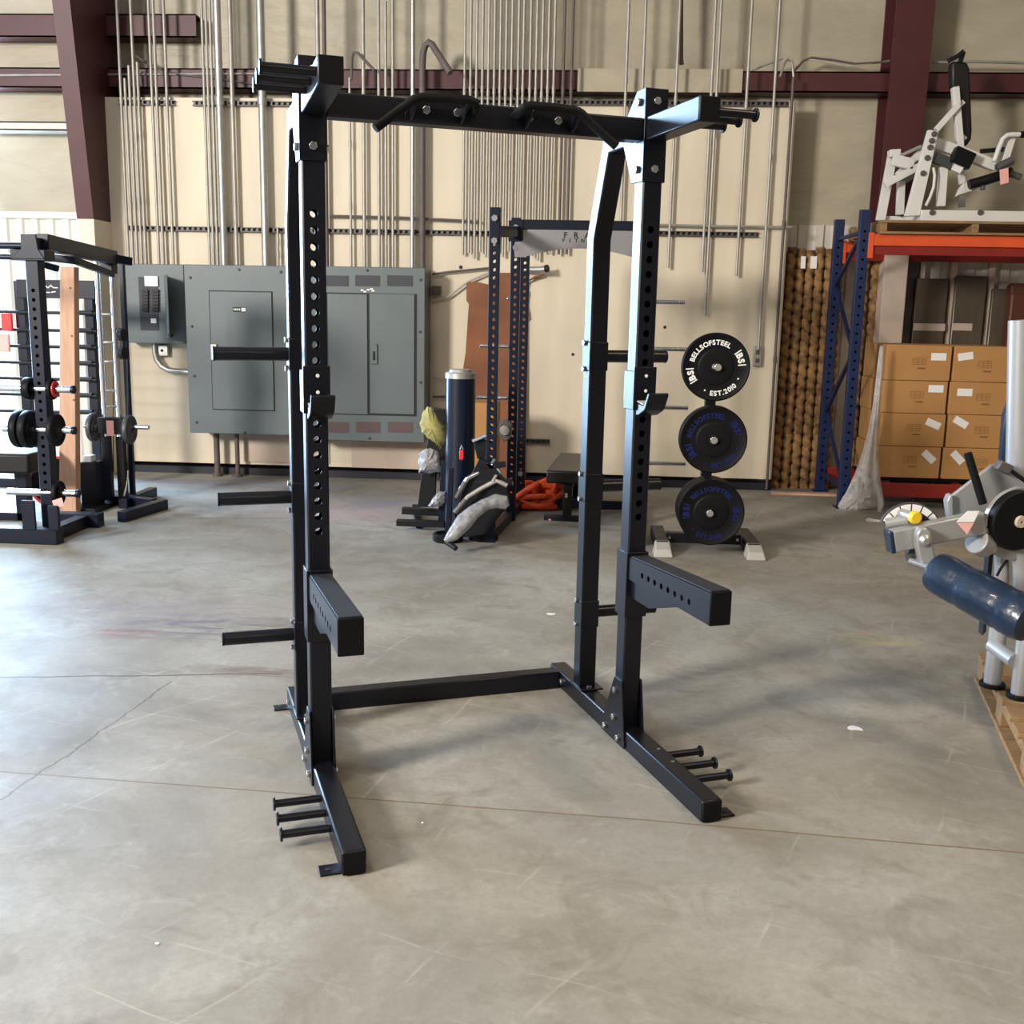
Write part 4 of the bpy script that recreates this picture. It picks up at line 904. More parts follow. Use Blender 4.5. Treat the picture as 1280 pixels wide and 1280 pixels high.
# cable tower
t = thing('cable_tower', 'cable tower with two chrome guide rods left of the breaker box', 'cable tower', fl(150, 625))
YT = 8.05; zt = at(136, 325, YT).z; xr = [at(132, 530, YT).x, at(150, 530, YT).x]
for x in xr:
    build('guide_rod', MB().cyl((x, YT, .10), (x, YT, zt), .022, seg=18), 'chrome', t); build('lower_sleeve', MB().bx(x-.032, x+.032, YT-.03, YT+.03, .05, at(132, 545, YT).z), 'black', t, .004)
build('base_bar', MB().beam(fl(112, 625, .04)+V((0, .1, 0)), fl(193, 629, .04)+V((0, .0, 0)), .07, .075), 'navyblack', t, .004)
build('foot_bar', MB().beam(fl(152, 646, .04), fl(205, 630, .04), .075, .08), 'navyblack', t, .004)
build('rear_post', MB().bx(xr[1]-.005, xr[1]+.035, YT+.12, YT+.16, 0, zt), 'navyblack', t, .004); pass
build('base_bar', MB().beam((xr[1]+.035, YT-.1, .04), (xr[1]+.035, YT+.5, .04), .07, .075), 'navyblack', t, .004)
for py in (393, 428, 452, 488, 508): q = at(140, py, YT); build('rung', MB().cyl((xr[0], YT, q.z), (xr[1], YT, q.z), .009, seg=10), 'galv', t)
q = at(140, 533, YT-.02); build('carriage', MB().bx(xr[0]-.05, xr[1]+.05, YT-.05, YT+.05, q.z-.06, q.z+.07), 'black', t, .005)
pe = at(186, 530, YT-.02); pb2 = at(105, 535, YT-.02); build('plate_peg', MB().cyl((pb2.x, YT-.02, q.z), (pe.x, YT-.02, q.z), .018), 'chrome', t, .002)
solo('weight_sticker', MB().bx(at(133, 533, YT-.06).x, at(142, 533, YT-.06).x, YT-.060, YT-.052, q.z-.07, q.z+.05), 'pink', 'white and red sticker card on the cable tower carriage', 'tag')
q2 = at(162, 537, YT-.02); iron(q2.x, YT-.02, q2.z, .115, .035, 'grey iron plate on the right of the cable tower carriage'); q2 = at(117, 534, YT-.02); iron(q2.x, YT-.02, q2.z, .115, .035, 'grey iron plate on the left of the cable tower carriage')
q = at(153, 424, YT-.05); tt = thing('pulley_block', 'black double pulley block on the right guide rod', 'pulley', (q.x, YT-.05, q.z-.1))
for dz in (.055, -.085): build('wheel', MB().cyl((q.x-.02, YT-.05, q.z+dz-.02), (q.x+.025, YT-.06, q.z+dz-.02), .05), 'black', tt, .005)
build('cheek', MB().bx(q.x-.012, q.x+.015, YT-.07, YT-.03, q.z-.10, q.z+.06), 'black', tt, .004)
for px in (159, 141): 
    a, c = at(px, 440 if px == 159 else 345, YT+.02), at(px+1, 590, YT+.02); solo('steel_cable', MB().tube([a, c], .0045, 6), 'strut', 'thin steel cable hanging right of the cable tower' if px == 159 else 'thin steel cable between the guide rods of the tower', 'cable')
q = at(160, 612, YT-.05); solo('chain', MB().tube([at(160, 588, YT+.02), at(159, 600, YT), at(157, 612, YT-.03), at(155, 620, YT-.05)], .008, 8), 'zinc', 'short chain with a snap hook at the foot of the tower', 'chain')
solo('pull_bar', MB().tube([fl(156, 622, .03), fl(160, 619, .07), fl(168, 619, .07), fl(172, 624, .03)], .02, 10), 'black', 'black pull bar lying at the foot of the cable tower', 'pull bar')
# storage rack with rungs and a printed header
t = thing('rung_rack', 'black storage rack with horizontal rungs and a white-printed header', 'storage rack', fl(70, 617)); YR = 8.75
for px0, px1 in ((21, 33), (107, 118)):
    x0_, x1_ = at(px0, 420, YR).x, at(px1, 420, YR).x; build('upright', MB().bx(x0_, x1_, YR, YR+.09, 0, at(28, 351, YR).z), 'navyblack', t, .004)
x0_, x1_ = at(21, 360, YR).x, at(119, 360, YR).x
hd = build('header', MB().bx(x0_, x1_, YR-.012, YR-.001, at(70, 373, YR).z, at(70, 350, YR).z), 'navyblack', t, .003)
q = at(62, 358, YR-.013); mb = MB()
for i, (dx, dz, an) in enumerate(((-.05, .0, .7), (-.03, 0, -.7), (0, .0, .7), (.02, 0, -.7), (.05, -.01, 0), (-.06, -.045, .1), (-.02, -.05, 0), (.03, -.045, .2))):
    mb.obox(q+V((dx, 0, dz)), V((math.cos(an), 0, math.sin(an))), V((-math.sin(an), 0, math.cos(an))), (0, 1, 0), .04, .008, .002)
    if i in (4, 7): build('logo_mark' if i == 4 else 'small_print', mb, 'ink', hd); mb = MB()
pass
for py in (391, 413, 433.5, 454, 474, 494, 515): q = at(70, py, YR-.03); build('rung', MB().cyl((-5.4, YR-.03, q.z), (at(123, py, YR).x, YR-.03, q.z), .014, seg=12), 'black', t)
for py in (391, 413, 433.5, 454, 474, 494, 515):
    q = at(103, py, YR-.03); build('rung_grip', MB().cyl((q.x-.06, YR-.03, q.z), (q.x+.09, YR-.03, q.z), .021, seg=12), 'black', t)
build('base_beam', MB().bx(-5.4, x1_, YR, YR+.09, 0, .08), 'navyblack', t, .004)
# seat, red rimmed plate and other bits
t = thing('padded_seat', 'black padded seat low behind the half rack plates', 'seat', at(20, 640, 7.3)-V((0, 0, 0)))
t.location.z = 0; MW[t.name] = Matrix.Translation(t.location)
build('pad', MB().bx(-4.9, at(45, 575, 7.3).x, 7.2, 7.6, at(20, 590, 7.3).z, at(20, 565, 7.3).z), 'vinyl', t, .02); build('leg', MB().bx(at(28, 600, 7.4).x-.04, at(28, 600, 7.4).x+.05, 7.36, 7.44, 0, at(20, 590, 7.3).z), 'navyblack', t, .003)
build('base', MB().bx(-4.9, at(35, 640, 7.4).x, 7.36, 7.44, 0, .06), 'navyblack', t, .003)
q = at(74, 606, 7.9); t = thing('rimmed_plate', 'black disc with a red rim leaning behind the timber post', 'weight plate', (q.x, 7.9, 0)); zc = .205
build('disc', MB().lathe([(0, -.02), (.19, -.02), (.19, .02), (0, .02)], (q.x-.02, 7.9, zc), (.45, -.85, .2), 40), 'rubber', t); build('rim', MB().lathe([(.185, -.024), (.204, -.024), (.204, .024), (.185, .024), (.185, -.024)], (q.x-.02, 7.9, zc), (.45, -.85, .2), 40), 'redplastic', t)
q = at(112, 575, 7.9); t = thing('weight_stack', 'short black weight stack column beside the timber post', 'weight stack', (q.x, 7.9, 0))
mb = MB(); mb.bx(q.x-.06, q.x+.07, 7.85, 7.98, 0, at(112, 577, 7.9).z); build('column', mb, 'black', t, .005); build('cap', MB().bx(q.x-.035, q.x+.03, 7.86, 7.95, at(112, 577, 7.9).z, at(112, 569, 7.9).z), 'offwhite', t, .004); build('base', MB().bx(q.x-.10, q.x+.12, 7.7, 8.1, 0, .04), 'black', t, .003)
for px, py, s_, m_, lab in ((9, 402, .05, 'redplastic', 'red strap hanging on the rungs at the far left'), (4, 428, .06, 'pink', 'pink tag below the red strap at the far left')):
    q = at(px, py, YR-.06); solo('strap', MB().bx(q.x-s_, q.x+s_, YR-.075, YR-.05, q.z-.08, q.z+.07), m_, lab, 'strap', bevel=.012)

# ================================================================== FIBRE TUBES
def coil_tube(base, top, r, label, group=None, seed=0):
    mb = MB(); N_, S = 150, 14; base, top = V(base), V(top); d = (top-base).normalized(); a = V((1, 0, 0)); a = (a-d*a.dot(d)).normalized(); b = d.cross(a); L = (top-base).length; rings = []
    for i in range(N_+1):
        z = L*i/N_; ring = []
        for k in range(S):
            th = 2*PI*k/S; ph = (z/.105 + k/S + seed*.37) % 1.0
            rr = r*(1 - .42*max(0, 1-abs(ph-.5)/.27)); ring.append(mb.v(base+d*z+(a*math.cos(th)+b*math.sin(th))*rr))
        rings.append(ring)
    for A_, B_ in zip(rings, rings[1:]):
        for k in range(S): mb.face([A_[k], A_[(k+1) % S], B_[(k+1) % S], B_[k]])
    mb.face(rings[0][::-1]); mb.face(rings[-1]); return solo('fibre_tube', mb, 'coil', label, 'fibre tube', group)
for i in range(6):
    pb_, pt_ = fl(968+i*12.2, 614), at(990+i*12.0, 309+(i % 3)*2, 9.95); bb = V((at(968+i*12.2, 612, 10.02).x, 10.03, 0)); pt_ = at(990+i*12.0, 309+(i % 3)*2, 10.07); coil_tube(bb, pt_, .0465, ['leftmost of the brown fibre tubes leaning beside the cream wall', 'second brown fibre tube from the left', 'third brown fibre tube from the left, under the left paper label', 'fourth brown fibre tube from the left', 'fifth brown fibre tube from the left', 'rightmost brown fibre tube of the leaning row, next to the blue upright'][i], 'leaning brown fibre tubes', i)
for px0, px1 in ((1070, 1082), (1083, 1096)): coil_tube(V((at(px0-8, 600, 10.05).x, 10.06, 0)), at(px1, 322, 10.09), .045, 'brown fibre tube behind the blue rack, %s' % ('nearer the rear upright' if px0 == 1070 else 'right of the front upright'), 'fibre tubes behind the blue rack', 3)
for px, lab in ((1004, 'left white paper label hung on the fibre tubes'), (1017, 'right white paper label hung on the fibre tubes')):
    mb = MB(); q = at(px, 328, 10.015); mb.obox(q, (1, 0, 0), V((0, .06, 1)).normalized(), V((0, 1, -.06)).normalized(), .042 if px < 1010 else .06, .11, .003); solo('paper_label', mb, 'offwhite', lab, 'label')

solo('floor_strip', MB().bx(at(965, 614, 9.62).x, at(1045, 618, 9.62).x, 9.60, 9.68, 0, .02), 'post', 'thin pale wood strip on the floor under the fibre tubes', 'wood strip')
# ================================================================== PALLET RACK
YF1, YF2 = 9.0, 9.88
u0 = fl(1060, 640); xf = at(1070, 430, YF1).x
zt_ = at(1085, 262, YF1).z
pr = thing('pallet_rack', 'blue and orange pallet rack holding the boxes and the white machine', 'pallet rack', (xf+1.2, 9.45, 0))
def pp(nm, mb, m_, par=None, bev=.003): return build(nm, mb, m_, par or pr, bev)
XR2 = xf+2.75
for x in (xf, XR2):
    for Y, zz in ((YF1, zt_), (YF2, zt_-.0)):
        n = int((zz-.2)/.075); hl = [.12+.075*i for i in range(n)]
        mb = MB(); mb.htube((x, Y, .006), (1, 0, 0), (0, -1, 0), (0, 0, 1), .085, .07, zz-.006, hl, [], .011, 8, .006); up = pp('upright', mb, 'blue', None, 0)
        pp('base_plate', MB().bx(x-.07, x+.07, Y-.05, Y+.10, 0, .006), 'blue', up, .001)
    zz = [.18, .75, 1.32, 1.89, 2.3]
    for i in range(4):
        a, c = (YF1+.07, zz[i]), (YF2, zz[i+1]) 
        if i % 2: a, c = (YF2, zz[i]), (YF1+.07, zz[i+1])
        pp('brace', MB().beam((x, a[0], a[1]), (x, c[0], c[1]), .03, .03), 'blue', None, .002)
    pp('brace', MB().beam((x, YF1+.07, 2.3), (x, YF2, 2.3), .03, .03), 'blue'); pp('brace', MB().beam((x, YF1+.07, .18), (x, YF2, .18), .03, .03), 'blue')
bz1, bz0 = at(1150, 293.5, YF1).z, at(1150, 319, YF1).z
for Y, s_ in ((YF1-.012, 1), (YF2+.02, -1)):
    mb = MB(); ya, yb = (Y, Y+.05) if s_ > 0 else (Y-.0, Y+.05)
    bo = pp('shelf_beam', MB().bx(xf+.05, XR2-.05, ya, yb, (bz0+bz1)/2-.01, bz1), 'orange', None, .004)
    pp('beam_lower_step', MB().bx(xf+.05, XR2-.05, ya+.018, yb, bz0, (bz0+bz1)/2-.0105), 'redbeam', bo, .003)
    for x in (xf+.045, XR2-.075): pp('beam_bracket', MB().bx(x-.012, x+.03, ya-.006, yb, bz0-.03, bz1+.012), 'orange', bo, .002)
lz1 = at(1150, 605, YF1).z; lz0 = at(1150, 622, YF1).z
for Y in (YF1-.012, YF2+.02):
    bo = pp('bottom_beam', MB().bx(xf+.05, XR2-.05, Y, Y+.05, max(.02, lz0), lz1), 'redbeam', None, .004)
for k in (.35, .95, 1.6, 2.3): pp('cross_support', MB().bx(xf+k, xf+k+.04, YF1+.04, YF2+.02, lz1-.05, lz1-.001), 'redbeam', None, .002)
# cartons on the lower level: two columns of four in front, two more behind
BY = 9.14; bxs = [(at(1107, 450, BY).x, at(1189, 450, BY).x), (at(1191.5, 450, BY).x, at(1270, 450, BY).x)]
rows = [(598, 558.5), (557.5, 517), (516, 476), (475, 432)]
zz = [lz1+.002+.002]
zs = []; z = at(1150, 598, BY).z
pal_z = z
solo('black_pallet', MB().bx(bxs[0][0]-.02, bxs[1][1]+.15, BY+.05, YF2, lz1+.001, lz1+.02).bx(bxs[0][0]-.0, bxs[1][1]+.1, BY+.02, YF2, pal_z-.03, pal_z-.001).bx(bxs[0][0], bxs[0][0]+.08, BY+.05, YF2, lz1+.02, pal_z-.03).bx(bxs[0][1]-.02, bxs[0][1]+.06, BY+.05, YF2, lz1+.02, pal_z-.03).bx(bxs[1][1], bxs[1][1]+.08, BY+.05, YF2, lz1+.02, pal_z-.03), 'rubber', 'dark pallet under the stacked cartons on the bottom beam', 'pallet', bevel=.003)
names = ['bottom', 'second', 'third', 'top']
ztops = [at(1150, py, BY).z for _, py in rows]; ztops[-1] = at(1150, 431, BY).z
lab_rot = {(0, 3): 0, (0, 2): 0, (0, 1): -.38, (0, 0): -.72, (1, 3): .16, (1, 2): 0, (1, 1): -.5, (1, 0): -.78}
lab_px = {(0, 3): (1173.5, 446), (0, 2): (1170, 486), (0, 1): (1166.5, 530), (0, 0): (1161, 571), (1, 3): (1207, 445.5), (1, 2): (1206, 490.5), (1, 1): (1201, 528), (1, 0): (1197, 572)}
print_px = {(0, 3): (1150, 452), (0, 2): (1147, 494), (0, 1): (1143, 535), (0, 0): (1138, 575), (1, 3): (1232, 456), (1, 2): (1230, 497), (1, 1): (1228, 538), (1, 0): (1226, 578)}
z0_ = pal_z
for r in range(4):
    z1_ = ztops[r]
    for cidx, (xa_, xb_) in enumerate(bxs):
        sh = (-.008, .006, -.004, .004)[r]
        lab = '%s carton of the %s front column, with a white label' % (names[r], 'left' if cidx == 0 else 'right')
        t = thing('carton', lab, 'box', ((xa_+xb_)/2+sh, BY+.2, z0_), 0, 'stacked cartons on the blue rack')
        bo = build('box', MB().bx(xa_+sh+.002, xb_+sh-.002, BY, BY+.36, z0_+.001, z1_-.002), 'card', t, .006)
        q = at(*lab_px[(cidx, r)], BY-.001); an = lab_rot[(cidx, r)]
        build('label', MB().obox((q.x, BY-.0015, q.z), V((math.cos(an), 0, math.sin(an))), V((-math.sin(an), 0, math.cos(an))), (0, 1, 0), .125, .062, .002), 'offwhite', t)
        mb = MB(); q = at(*print_px[(cidx, r)], BY-.001)
        for i in range(4):
            mb.bx(q.x-.06, q.x+.05, BY-.0018, BY-.0008, q.z+.03-i*.018, q.z+.0325-i*.018)
        for dx in (-.06, -.02, .02, .05): mb.bx(q.x+dx-.001, q.x+dx+.001, BY-.0018, BY-.0008, q.z-.03, q.z+.032)
        mb.bx(q.x-.015, q.x+.05, BY-.0018, BY-.0008, q.z-.062, q.z-.050)
        build('print', mb, 'carddark', t)
        t2 = thing('carton', '%s carton behind the %s front column' % (names[r], 'left' if cidx == 0 else 'right'), 'box', ((xa_+xb_)/2, BY+.55, z0_), 0, 'cartons behind the front stack')
        build('box', MB().bx(xa_+.0+sh, xb_-.004+sh, BY+.366, BY+.70, z0_+.001, z1_-.002), 'card', t2, .006)
        mb = MB(); zc = z0_
        for yy in (BY+.45, BY+.53, BY+.61): mb.bx(xa_+sh-.0008, xa_+sh+.0004, yy, yy+.012, z0_+.01, z1_-.012)
        build('hand_creases', mb, 'seam', t2) if cidx == 0 else mb.bm.free()
        if cidx == 0:
            mb = MB()
            for yy in (BY+.05, BY+.13, BY+.21, BY+.29): mb.bx(xa_+sh+.0008, xa_+sh+.0024, yy, yy+.012, z0_+.01, z1_-.012)
            build('hand_creases', mb, 'seam', t)
    z0_ = z1_
# plastic wrap trailing to the floor at the left end of the cartons
mb = MB(); rnd = random.Random(9); rows_ = []
prof = [(432, 1100, 1104), (480, 1094, 1102), (520, 1090, 1099), (560, 1080, 1096), (590, 1070, 1099), (610, 1060, 1102), (630, 1050, 1106), (647, 1044, 1103)]
for py, a, c in prof:
    row = []
    for k in range(9):
        u = k/8; px = a+(c-a)*u; yy = 8.98-.06*math.sin(u*PI)*((py-430)/200.)+rnd.uniform(-.02, .02)*min(1, (py-430)/80.)
        p = at(px, py, yy); 
        if py > 640: p.z = .008
        row.append(mb.v(p))
    rows_.append(row)
for A_, B_ in zip(rows_, rows_[1:]):
    for k in range(8): mb.face([A_[k], B_[k], B_[k+1], A_[k+1]])
o = build('plastic_wrap', mb, 'clear', None); tag(o, 'clear crinkled plastic wrap trailing from the cartons to the floor', 'plastic wrap')
sb = o.modifiers.new('sub', 'SUBSURF'); sb.levels = sb.render_levels = 2; sol = o.modifiers.new('sol', 'SOLIDIFY'); sol.thickness = .003
mb = MB(); rnd = random.Random(5)
solo('plastic_wrap', pillow([(1048, 645), (1052, 625), (1062, 606), (1072, 596), (1084, 600), (1092, 616), (1088, 632), (1076, 640), (1064, 647)], 8.93, .05, .018, 6), 'clear', 'bunched plastic wrap on the floor at the foot of the blue upright', 'plastic wrap')
solo('plastic_wrap', MB().tube([at(1090, 592, 9.0), at(1097, 610, 8.95), at(1101, 630, 8.9), at(1098, 645, 8.86), fl(1085, 650, .012), fl(1105, 652, .012)], [.02, .022, .025, .02, .018, .01], 9), 'clear', 'twisted plastic tail in front of the red bottom beam', 'plastic wrap')
# studs on the wall behind the cartons
for i, (px0, px1) in enumerate(((1128, 1142), (1146, 1152), (1184, 1192), (1232, 1239))):
    q0, q1 = at(px0, 380, 10.1), at(px1, 380, 10.1)
    solo('wall_post', MB().bx(q0.x, q1.x, 10.08, YB-.023, 0, at(1150, 315, 10.1).z), 'strut' if i == 0 else 'cream2', ['dark post against the wall behind the cartons, leftmost', 'thin pale post against the wall right beside the dark post', 'pale post against the wall behind the middle of the cartons', 'pale post against the wall behind the right column of cartons'][i], 'post')
for i, (px0, px1, py, lab) in enumerate(((1143, 1184, 348, 'added dark taupe sheet imitating wall shade behind the cartons, beside the dark post'), (1192, 1232, 345, 'added dark taupe sheet imitating wall shade in the middle behind the cartons'), (1239, 1290, 361, 'added lower dark taupe sheet imitating wall shade behind the right cartons'))):  # upright dark sheets added in place of shelf and carton shade on the wall
    q0, q1 = at(px0, 380, 10.03), at(px1, 380, 10.03); t = thing('shade_sheet', lab, 'sheet', ((q0.x+q1.x)/2, 10.05, 0))
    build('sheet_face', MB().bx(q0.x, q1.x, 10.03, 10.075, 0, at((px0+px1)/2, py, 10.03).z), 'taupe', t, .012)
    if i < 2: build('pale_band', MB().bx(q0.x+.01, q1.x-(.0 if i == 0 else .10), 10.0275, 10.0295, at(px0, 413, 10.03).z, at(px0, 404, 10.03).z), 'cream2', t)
q0, q1 = at(1262, 390, 9.9), at(1300, 390, 9.9); t = thing('brown_case', 'reddish brown case standing behind the right cartons at the frame edge', 'case', ((q0.x+q1.x)/2, 9.95, 0))
build('body', MB().bx(q0.x, q1.x, 9.9, 10.02, 0, at(1275, 354, 9.9).z), 'case', t, .02); build('lid', MB().bx(q0.x-.006, q1.x+.006, 9.894, 10.024, at(1275, 354, 9.9).z-.10, at(1275, 354, 9.9).z-.02), 'case', t, .01)
# upper pallet
zp0, zp1 = bz1+.001, at(1180, 276, 8.97).z
p = thing('wood_pallet', 'rough wood pallet on the orange beams under the white machine', 'pallet', ((xf+1), 9.45, zp0))
xp0, xp1 = at(1100, 285, 8.97).x, at(1340, 285, 8.97).x
hz = zp1-zp0
for i in range(7):
    yy = 8.95+i*.155; build('deck_board', MB().bx(xp0, xp1, yy, yy+.11, zp1-.022, zp1), 'paletop', p, .003)
for k in (0, .47, .94):
    xx = xp0+(xp1-xp0-.06)*k/.94; build('stringer', MB().bx(xx, xx+.055, 8.96, 9.98, zp0+.02, zp1-.0225), 'paletop', p, .003)
for i in range(3):
    yy = 8.95+i*.46; build('bottom_board', MB().bx(xp0, xp1, yy, yy+.10, zp0, zp0+.0195), 'paletop', p, .003)
# ================================================================== WHITE LEVER MACHINE
wm = thing('lever_machine', 'white plate-loaded lever machine up on the pallet rack', 'exercise machine', (at(1190, 270, 9.4).x, 9.4, zp1))
Z5 = lambda X, Y: (1080+X/5.333, 50+Y/5.333)
def wb(nm, pts, Y, w, d, m_='white', bev=.004, par=None):
    Ys = Y if isinstance(Y, (list, tuple)) else [Y]*len(pts)
    return build(nm, MB().bar([Z5(*q) for q in pts], list(Ys), w, d), m_, par or wm, bev)
N1, N2 = 9.12, 9.62
def zfix(mbp): return mbp
base_z = zp1+.001
xa_ = at(*Z5(370, 1150), N1).x
bb = build('base_rail', MB().bx(at(*Z5(375, 1150), N1).x, xp1-.03, N1-.03, N1+.04, base_z, base_z+.095), 'white', wm, .005)
build('base_rail', MB().bx(at(*Z5(100, 1190), N2).x, xp1-.03, N2-.03, N2+.04, base_z, base_z+.09), 'white', wm, .005)
build('base_rail', MB().bx(at(*Z5(375, 1150), N1).x, at(*Z5(375, 1150), N1).x+.07, N1+.041, N2-.031, base_z, base_z+.09), 'white', wm, .005)
fu = build('front_upright', MB().pxprism([Z5(275, 1175), Z5(430, 598), Z5(500, 605), Z5(372, 1170)], N1-.01, .05), 'white', wm, .004)
mb = MB()
for q in ((468, 627), (452, 672), (441, 716), (422, 786), (394, 889)): c_ = at(*Z5(*q), N1-.01); mb.cyl(c_, c_+V((0, -.018, 0)), .024, .02, 14)
build('bolts', mb, 'strut', fu)
mb = MB()
for q in ((455, 1150), (775, 1150)): c_ = at(*Z5(*q), N1-.03); mb.cyl(c_, c_+V((0, -.016, 0)), .024, .02, 14)
build('bolts', mb, 'strut', bb)
wb('post', [(510, 1110), (528, 850)], N1+.1, .065, .06); wb('lever_arm', [(475, 690), (660, 755), (870, 840)], N1+.15, .085, .07); wb('brace', [(480, 600), (632, 430)], N1+.2, .045, .05)
bp_ = wb('back_post', [(606, 315), (640, 725)], N1+.24, .055, .06)
build('mount_tab', MB().bar([Z5(625, 445), Z5(660, 410)], N1+.27, .04, .05), 'white', bp_, .003); build('mount_tab', MB().bar([Z5(650, 660), Z5(668, 640)], N1+.27, .05, .05), 'white', bp_, .003)
build('back_pad', MB().pxprism([Z5(*q) for q in ((583, 150), (600, 140), (690, 145), (708, 190), (724, 600), (718, 660), (690, 700), (652, 715), (645, 690), (630, 320), (586, 320))], N1+.26, .10), 'vinyl', wm, .02)
wb('top_handle', [(560, 140), (620, 110), (665, 75)], N1+.3, .035, .035, 'black'); wb('top_handle', [(640, 150), (662, 80)], N1+.32, .035, .035, 'black')
wb('rear_upright', [(108, 1205), (192, 752)], N2-.06, .075, .05); wb('rear_post', [(238, 1165), (247, 945)], N2-.1, .06, .06); wb('rear_cap', [(165, 760), (235, 755)], N2-.1, .06, .1)
wb('link', [(235, 775), (382, 708)], N1+.35, .028, .03, 'silver'); wb('link', [(135, 965), (400, 825)], N1+.3, .06, .05); wb('link', [(225, 905), (395, 730)], N1+.4, .06, .05); wb('cross_plate', [(190, 800), (330, 830)], N2-.2, .09, .05); wb('link', [(250, 950), (390, 860)], N1+.45, .05, .05, 'silver')
wb('counterweight', [(590, 760), (715, 815)], N1+.05, .13, .1, 'rubber', .008); sk = wb('sticker_plate', [(465, 780), (600, 835)], N1+.06, .085, .05, 'iron')
build('paper_label', MB().pxprism([Z5(*q) for q in ((600, 815), (670, 845), (640, 890), (580, 862))], N1+.035, .004), 'offwhite', sk)
wb('bracket', [(640, 870), (655, 960), (720, 985)], N1+.2, .05, .05); build('bracket_plate', MB().pxprism([Z5(*q) for q in ((640, 1030), (610, 1045), (630, 1000), (660, 960), (740, 965), (755, 995))], N1+.18, .05), 'white', wm, .003)
wb('rear_post', [(650, 1115), (650, 1040)], N1+.45, .05, .05)
build('hose', MB().tube([at(*Z5(*q), N1+.02) for q in ((462, 850), (472, 900), (465, 980), (440, 1050), (412, 1105))], .012, 8), 'white', wm)
build('handle', MB().tube([at(*Z5(*q), N1+.05) for q in ((868, 810), (900, 720), (925, 660), (955, 634), (1000, 630), (1040, 630))], .020, 12), 'white', wm)
build('handle_grip', MB().tube([at(*Z5(*q), N1+.05) for q in ((1040, 630), (1120, 632))], .026, 12), 'rubber', wm)
wb('handle_strut', [(935, 815), (990, 640)], N1+.1, .055, .04); wb('far_handle', [(775, 742), (945, 728)], N2-.2, .035, .035, 'black'); 
build('grip', MB().tube([at(*Z5(*q), N1-.02) for q in ((885, 855), (930, 830), (990, 802))], .034, 14), 'strut', wm, .003); build('weight_horn', MB().tube([at(*Z5(*q), N1+.1) for q in ((700, 965), (820, 930), (985, 880))], .04, 14), 'black', wm); build('peg', MB().tube([at(*Z5(*q), N1+.05) for q in ((975, 890), (1045, 915))], .026, 12), 'strut', wm)
wb('drop_bar', [(720, 985), (900, 940)], N1+.12, .03, .04, 'silver'); wb('knob', [(780, 985), (805, 985)], N1+.08, .035, .04, 'strut')
build('hang_tag', MB().pxprism([Z5(*q) for q in ((905, 865), (962, 850), (965, 950), (910, 965))], N1-.06, .005), 'pink', wm)
# ================================================================== GREY MACHINE ON A FLOOR PALLET
# pallet
e0 = fl(1219, 851); e1 = fl(1262, 946); dv = V((e1.x-e0.x, e1.y-e0.y, 0)).normalized(); sv = V((-dv.y, dv.x, 0))
p = thing('wood_pallet', 'weathered wood pallet on the floor at the right edge', 'pallet', (e0.x+.5, e0.y-.5, 0))
def obx(c, su, sw, z0, z1): return MB().obox(V((c.x, c.y, (z0+z1)/2)), dv, sv, (0, 0, 1), su, sw, z1-z0)
Lp, Wp = 1.15, 1.0
for i in range(7): c_ = e0+dv*(.05+i*.17)+sv*(Wp/2); build('deck_board', MB().obox(V((c_.x, c_.y, .122)), dv, sv, (0, 0, 1), .125, Wp, .018), 'paletop', p, .003)
for k in (.02, .5, .98): c_ = e0+dv*(Lp/2)+sv*(Wp*k); build('stringer', MB().obox(V((c_.x, c_.y, .0665)), dv, sv, (0, 0, 1), Lp, .04, .091) if k != .02 else MB().obox(V((c_.x, c_.y, .1)), dv, sv, (0, 0, 1), Lp, .035, .025), 'paletop', p, .003)
for u in (.06, .55, 1.08): c_ = e0+dv*u+sv*(Wp*.02+.03); build('block', MB().obox(V((c_.x, c_.y, .053)), dv, sv, (0, 0, 1), .12, .09, .066), 'paletop', p, .003)
for k in (.04, .5, .96): c_ = e0+dv*(Lp/2)+sv*(Wp*k); build('bottom_board', MB().obox(V((c_.x, c_.y, .010)), dv, sv, (0, 0, 1), Lp, .09, .019), 'paletop', p, .003)
zpl = .132
gm = thing('leg_machine', 'grey leg machine with navy roller pad on the floor pallet', 'exercise machine', fl(1262, 860, zpl))
def gp(nm, mb, m_='silver', bev=.004, par=None, label=None): return build(nm, mb, m_, par or gm, bev, label=label)
f1, f2_ = fl(1240, 858, zpl), fl(1274, 872, zpl)
YA1 = f1.y
for q, px, py in ((f1, 1243, 770), (f2_, 1274, 770)):
    ht = at(px, py, q.y).z
    lg = gp('leg', MB().tube([(q.x, q.y, zpl+.012), (q.x, q.y, ht)], .034, 20), 'silverlt', 0); gp('foot', MB().cyl((q.x, q.y, zpl), (q.x, q.y, zpl+.018), .05), 'rubber', .003, lg)
gp('base_tube', MB().tube([at(1240, 806, f1.y), at(1268, 826, f2_.y)], .030, 16), 'silverlt', 0)
m1 = f1.y+.03
gp('rear_column', MB().tube([at(1252, 780, m1), at(1252, 640, m1)], .028, 18), 'silverlt', 0); gp('rear_pad_edge', MB().pxprism([(1228, 795), (1233, 790), (1243, 685), (1238, 672)], m1+.1, .05), 'base', .004)
gp('curved_support', MB().tube([at(*q, m1-.05) for q in ((1258, 668), (1272, 682), (1278, 710), (1276, 770))], .036, 16), 'silver', 0)
gp('main_column', MB().tube([at(1273, 640, m1+.1), at(1278, 400, m1+.1)], .052, 24), 'silverlt', 0)
gp('column_edge', MB().pxprism([(1252, 576), (1256, 520), (1263, 500), (1262, 576)], m1+.12, .04), 'pad', .004)
gp('side_plate', MB().pxprism([(1186, 628), (1188, 621), (1193, 617), (1240, 581), (1262, 579), (1290, 600), (1300, 660), (1210, 656), (1190, 650)], m1+.02, .022), 'silver', .006)
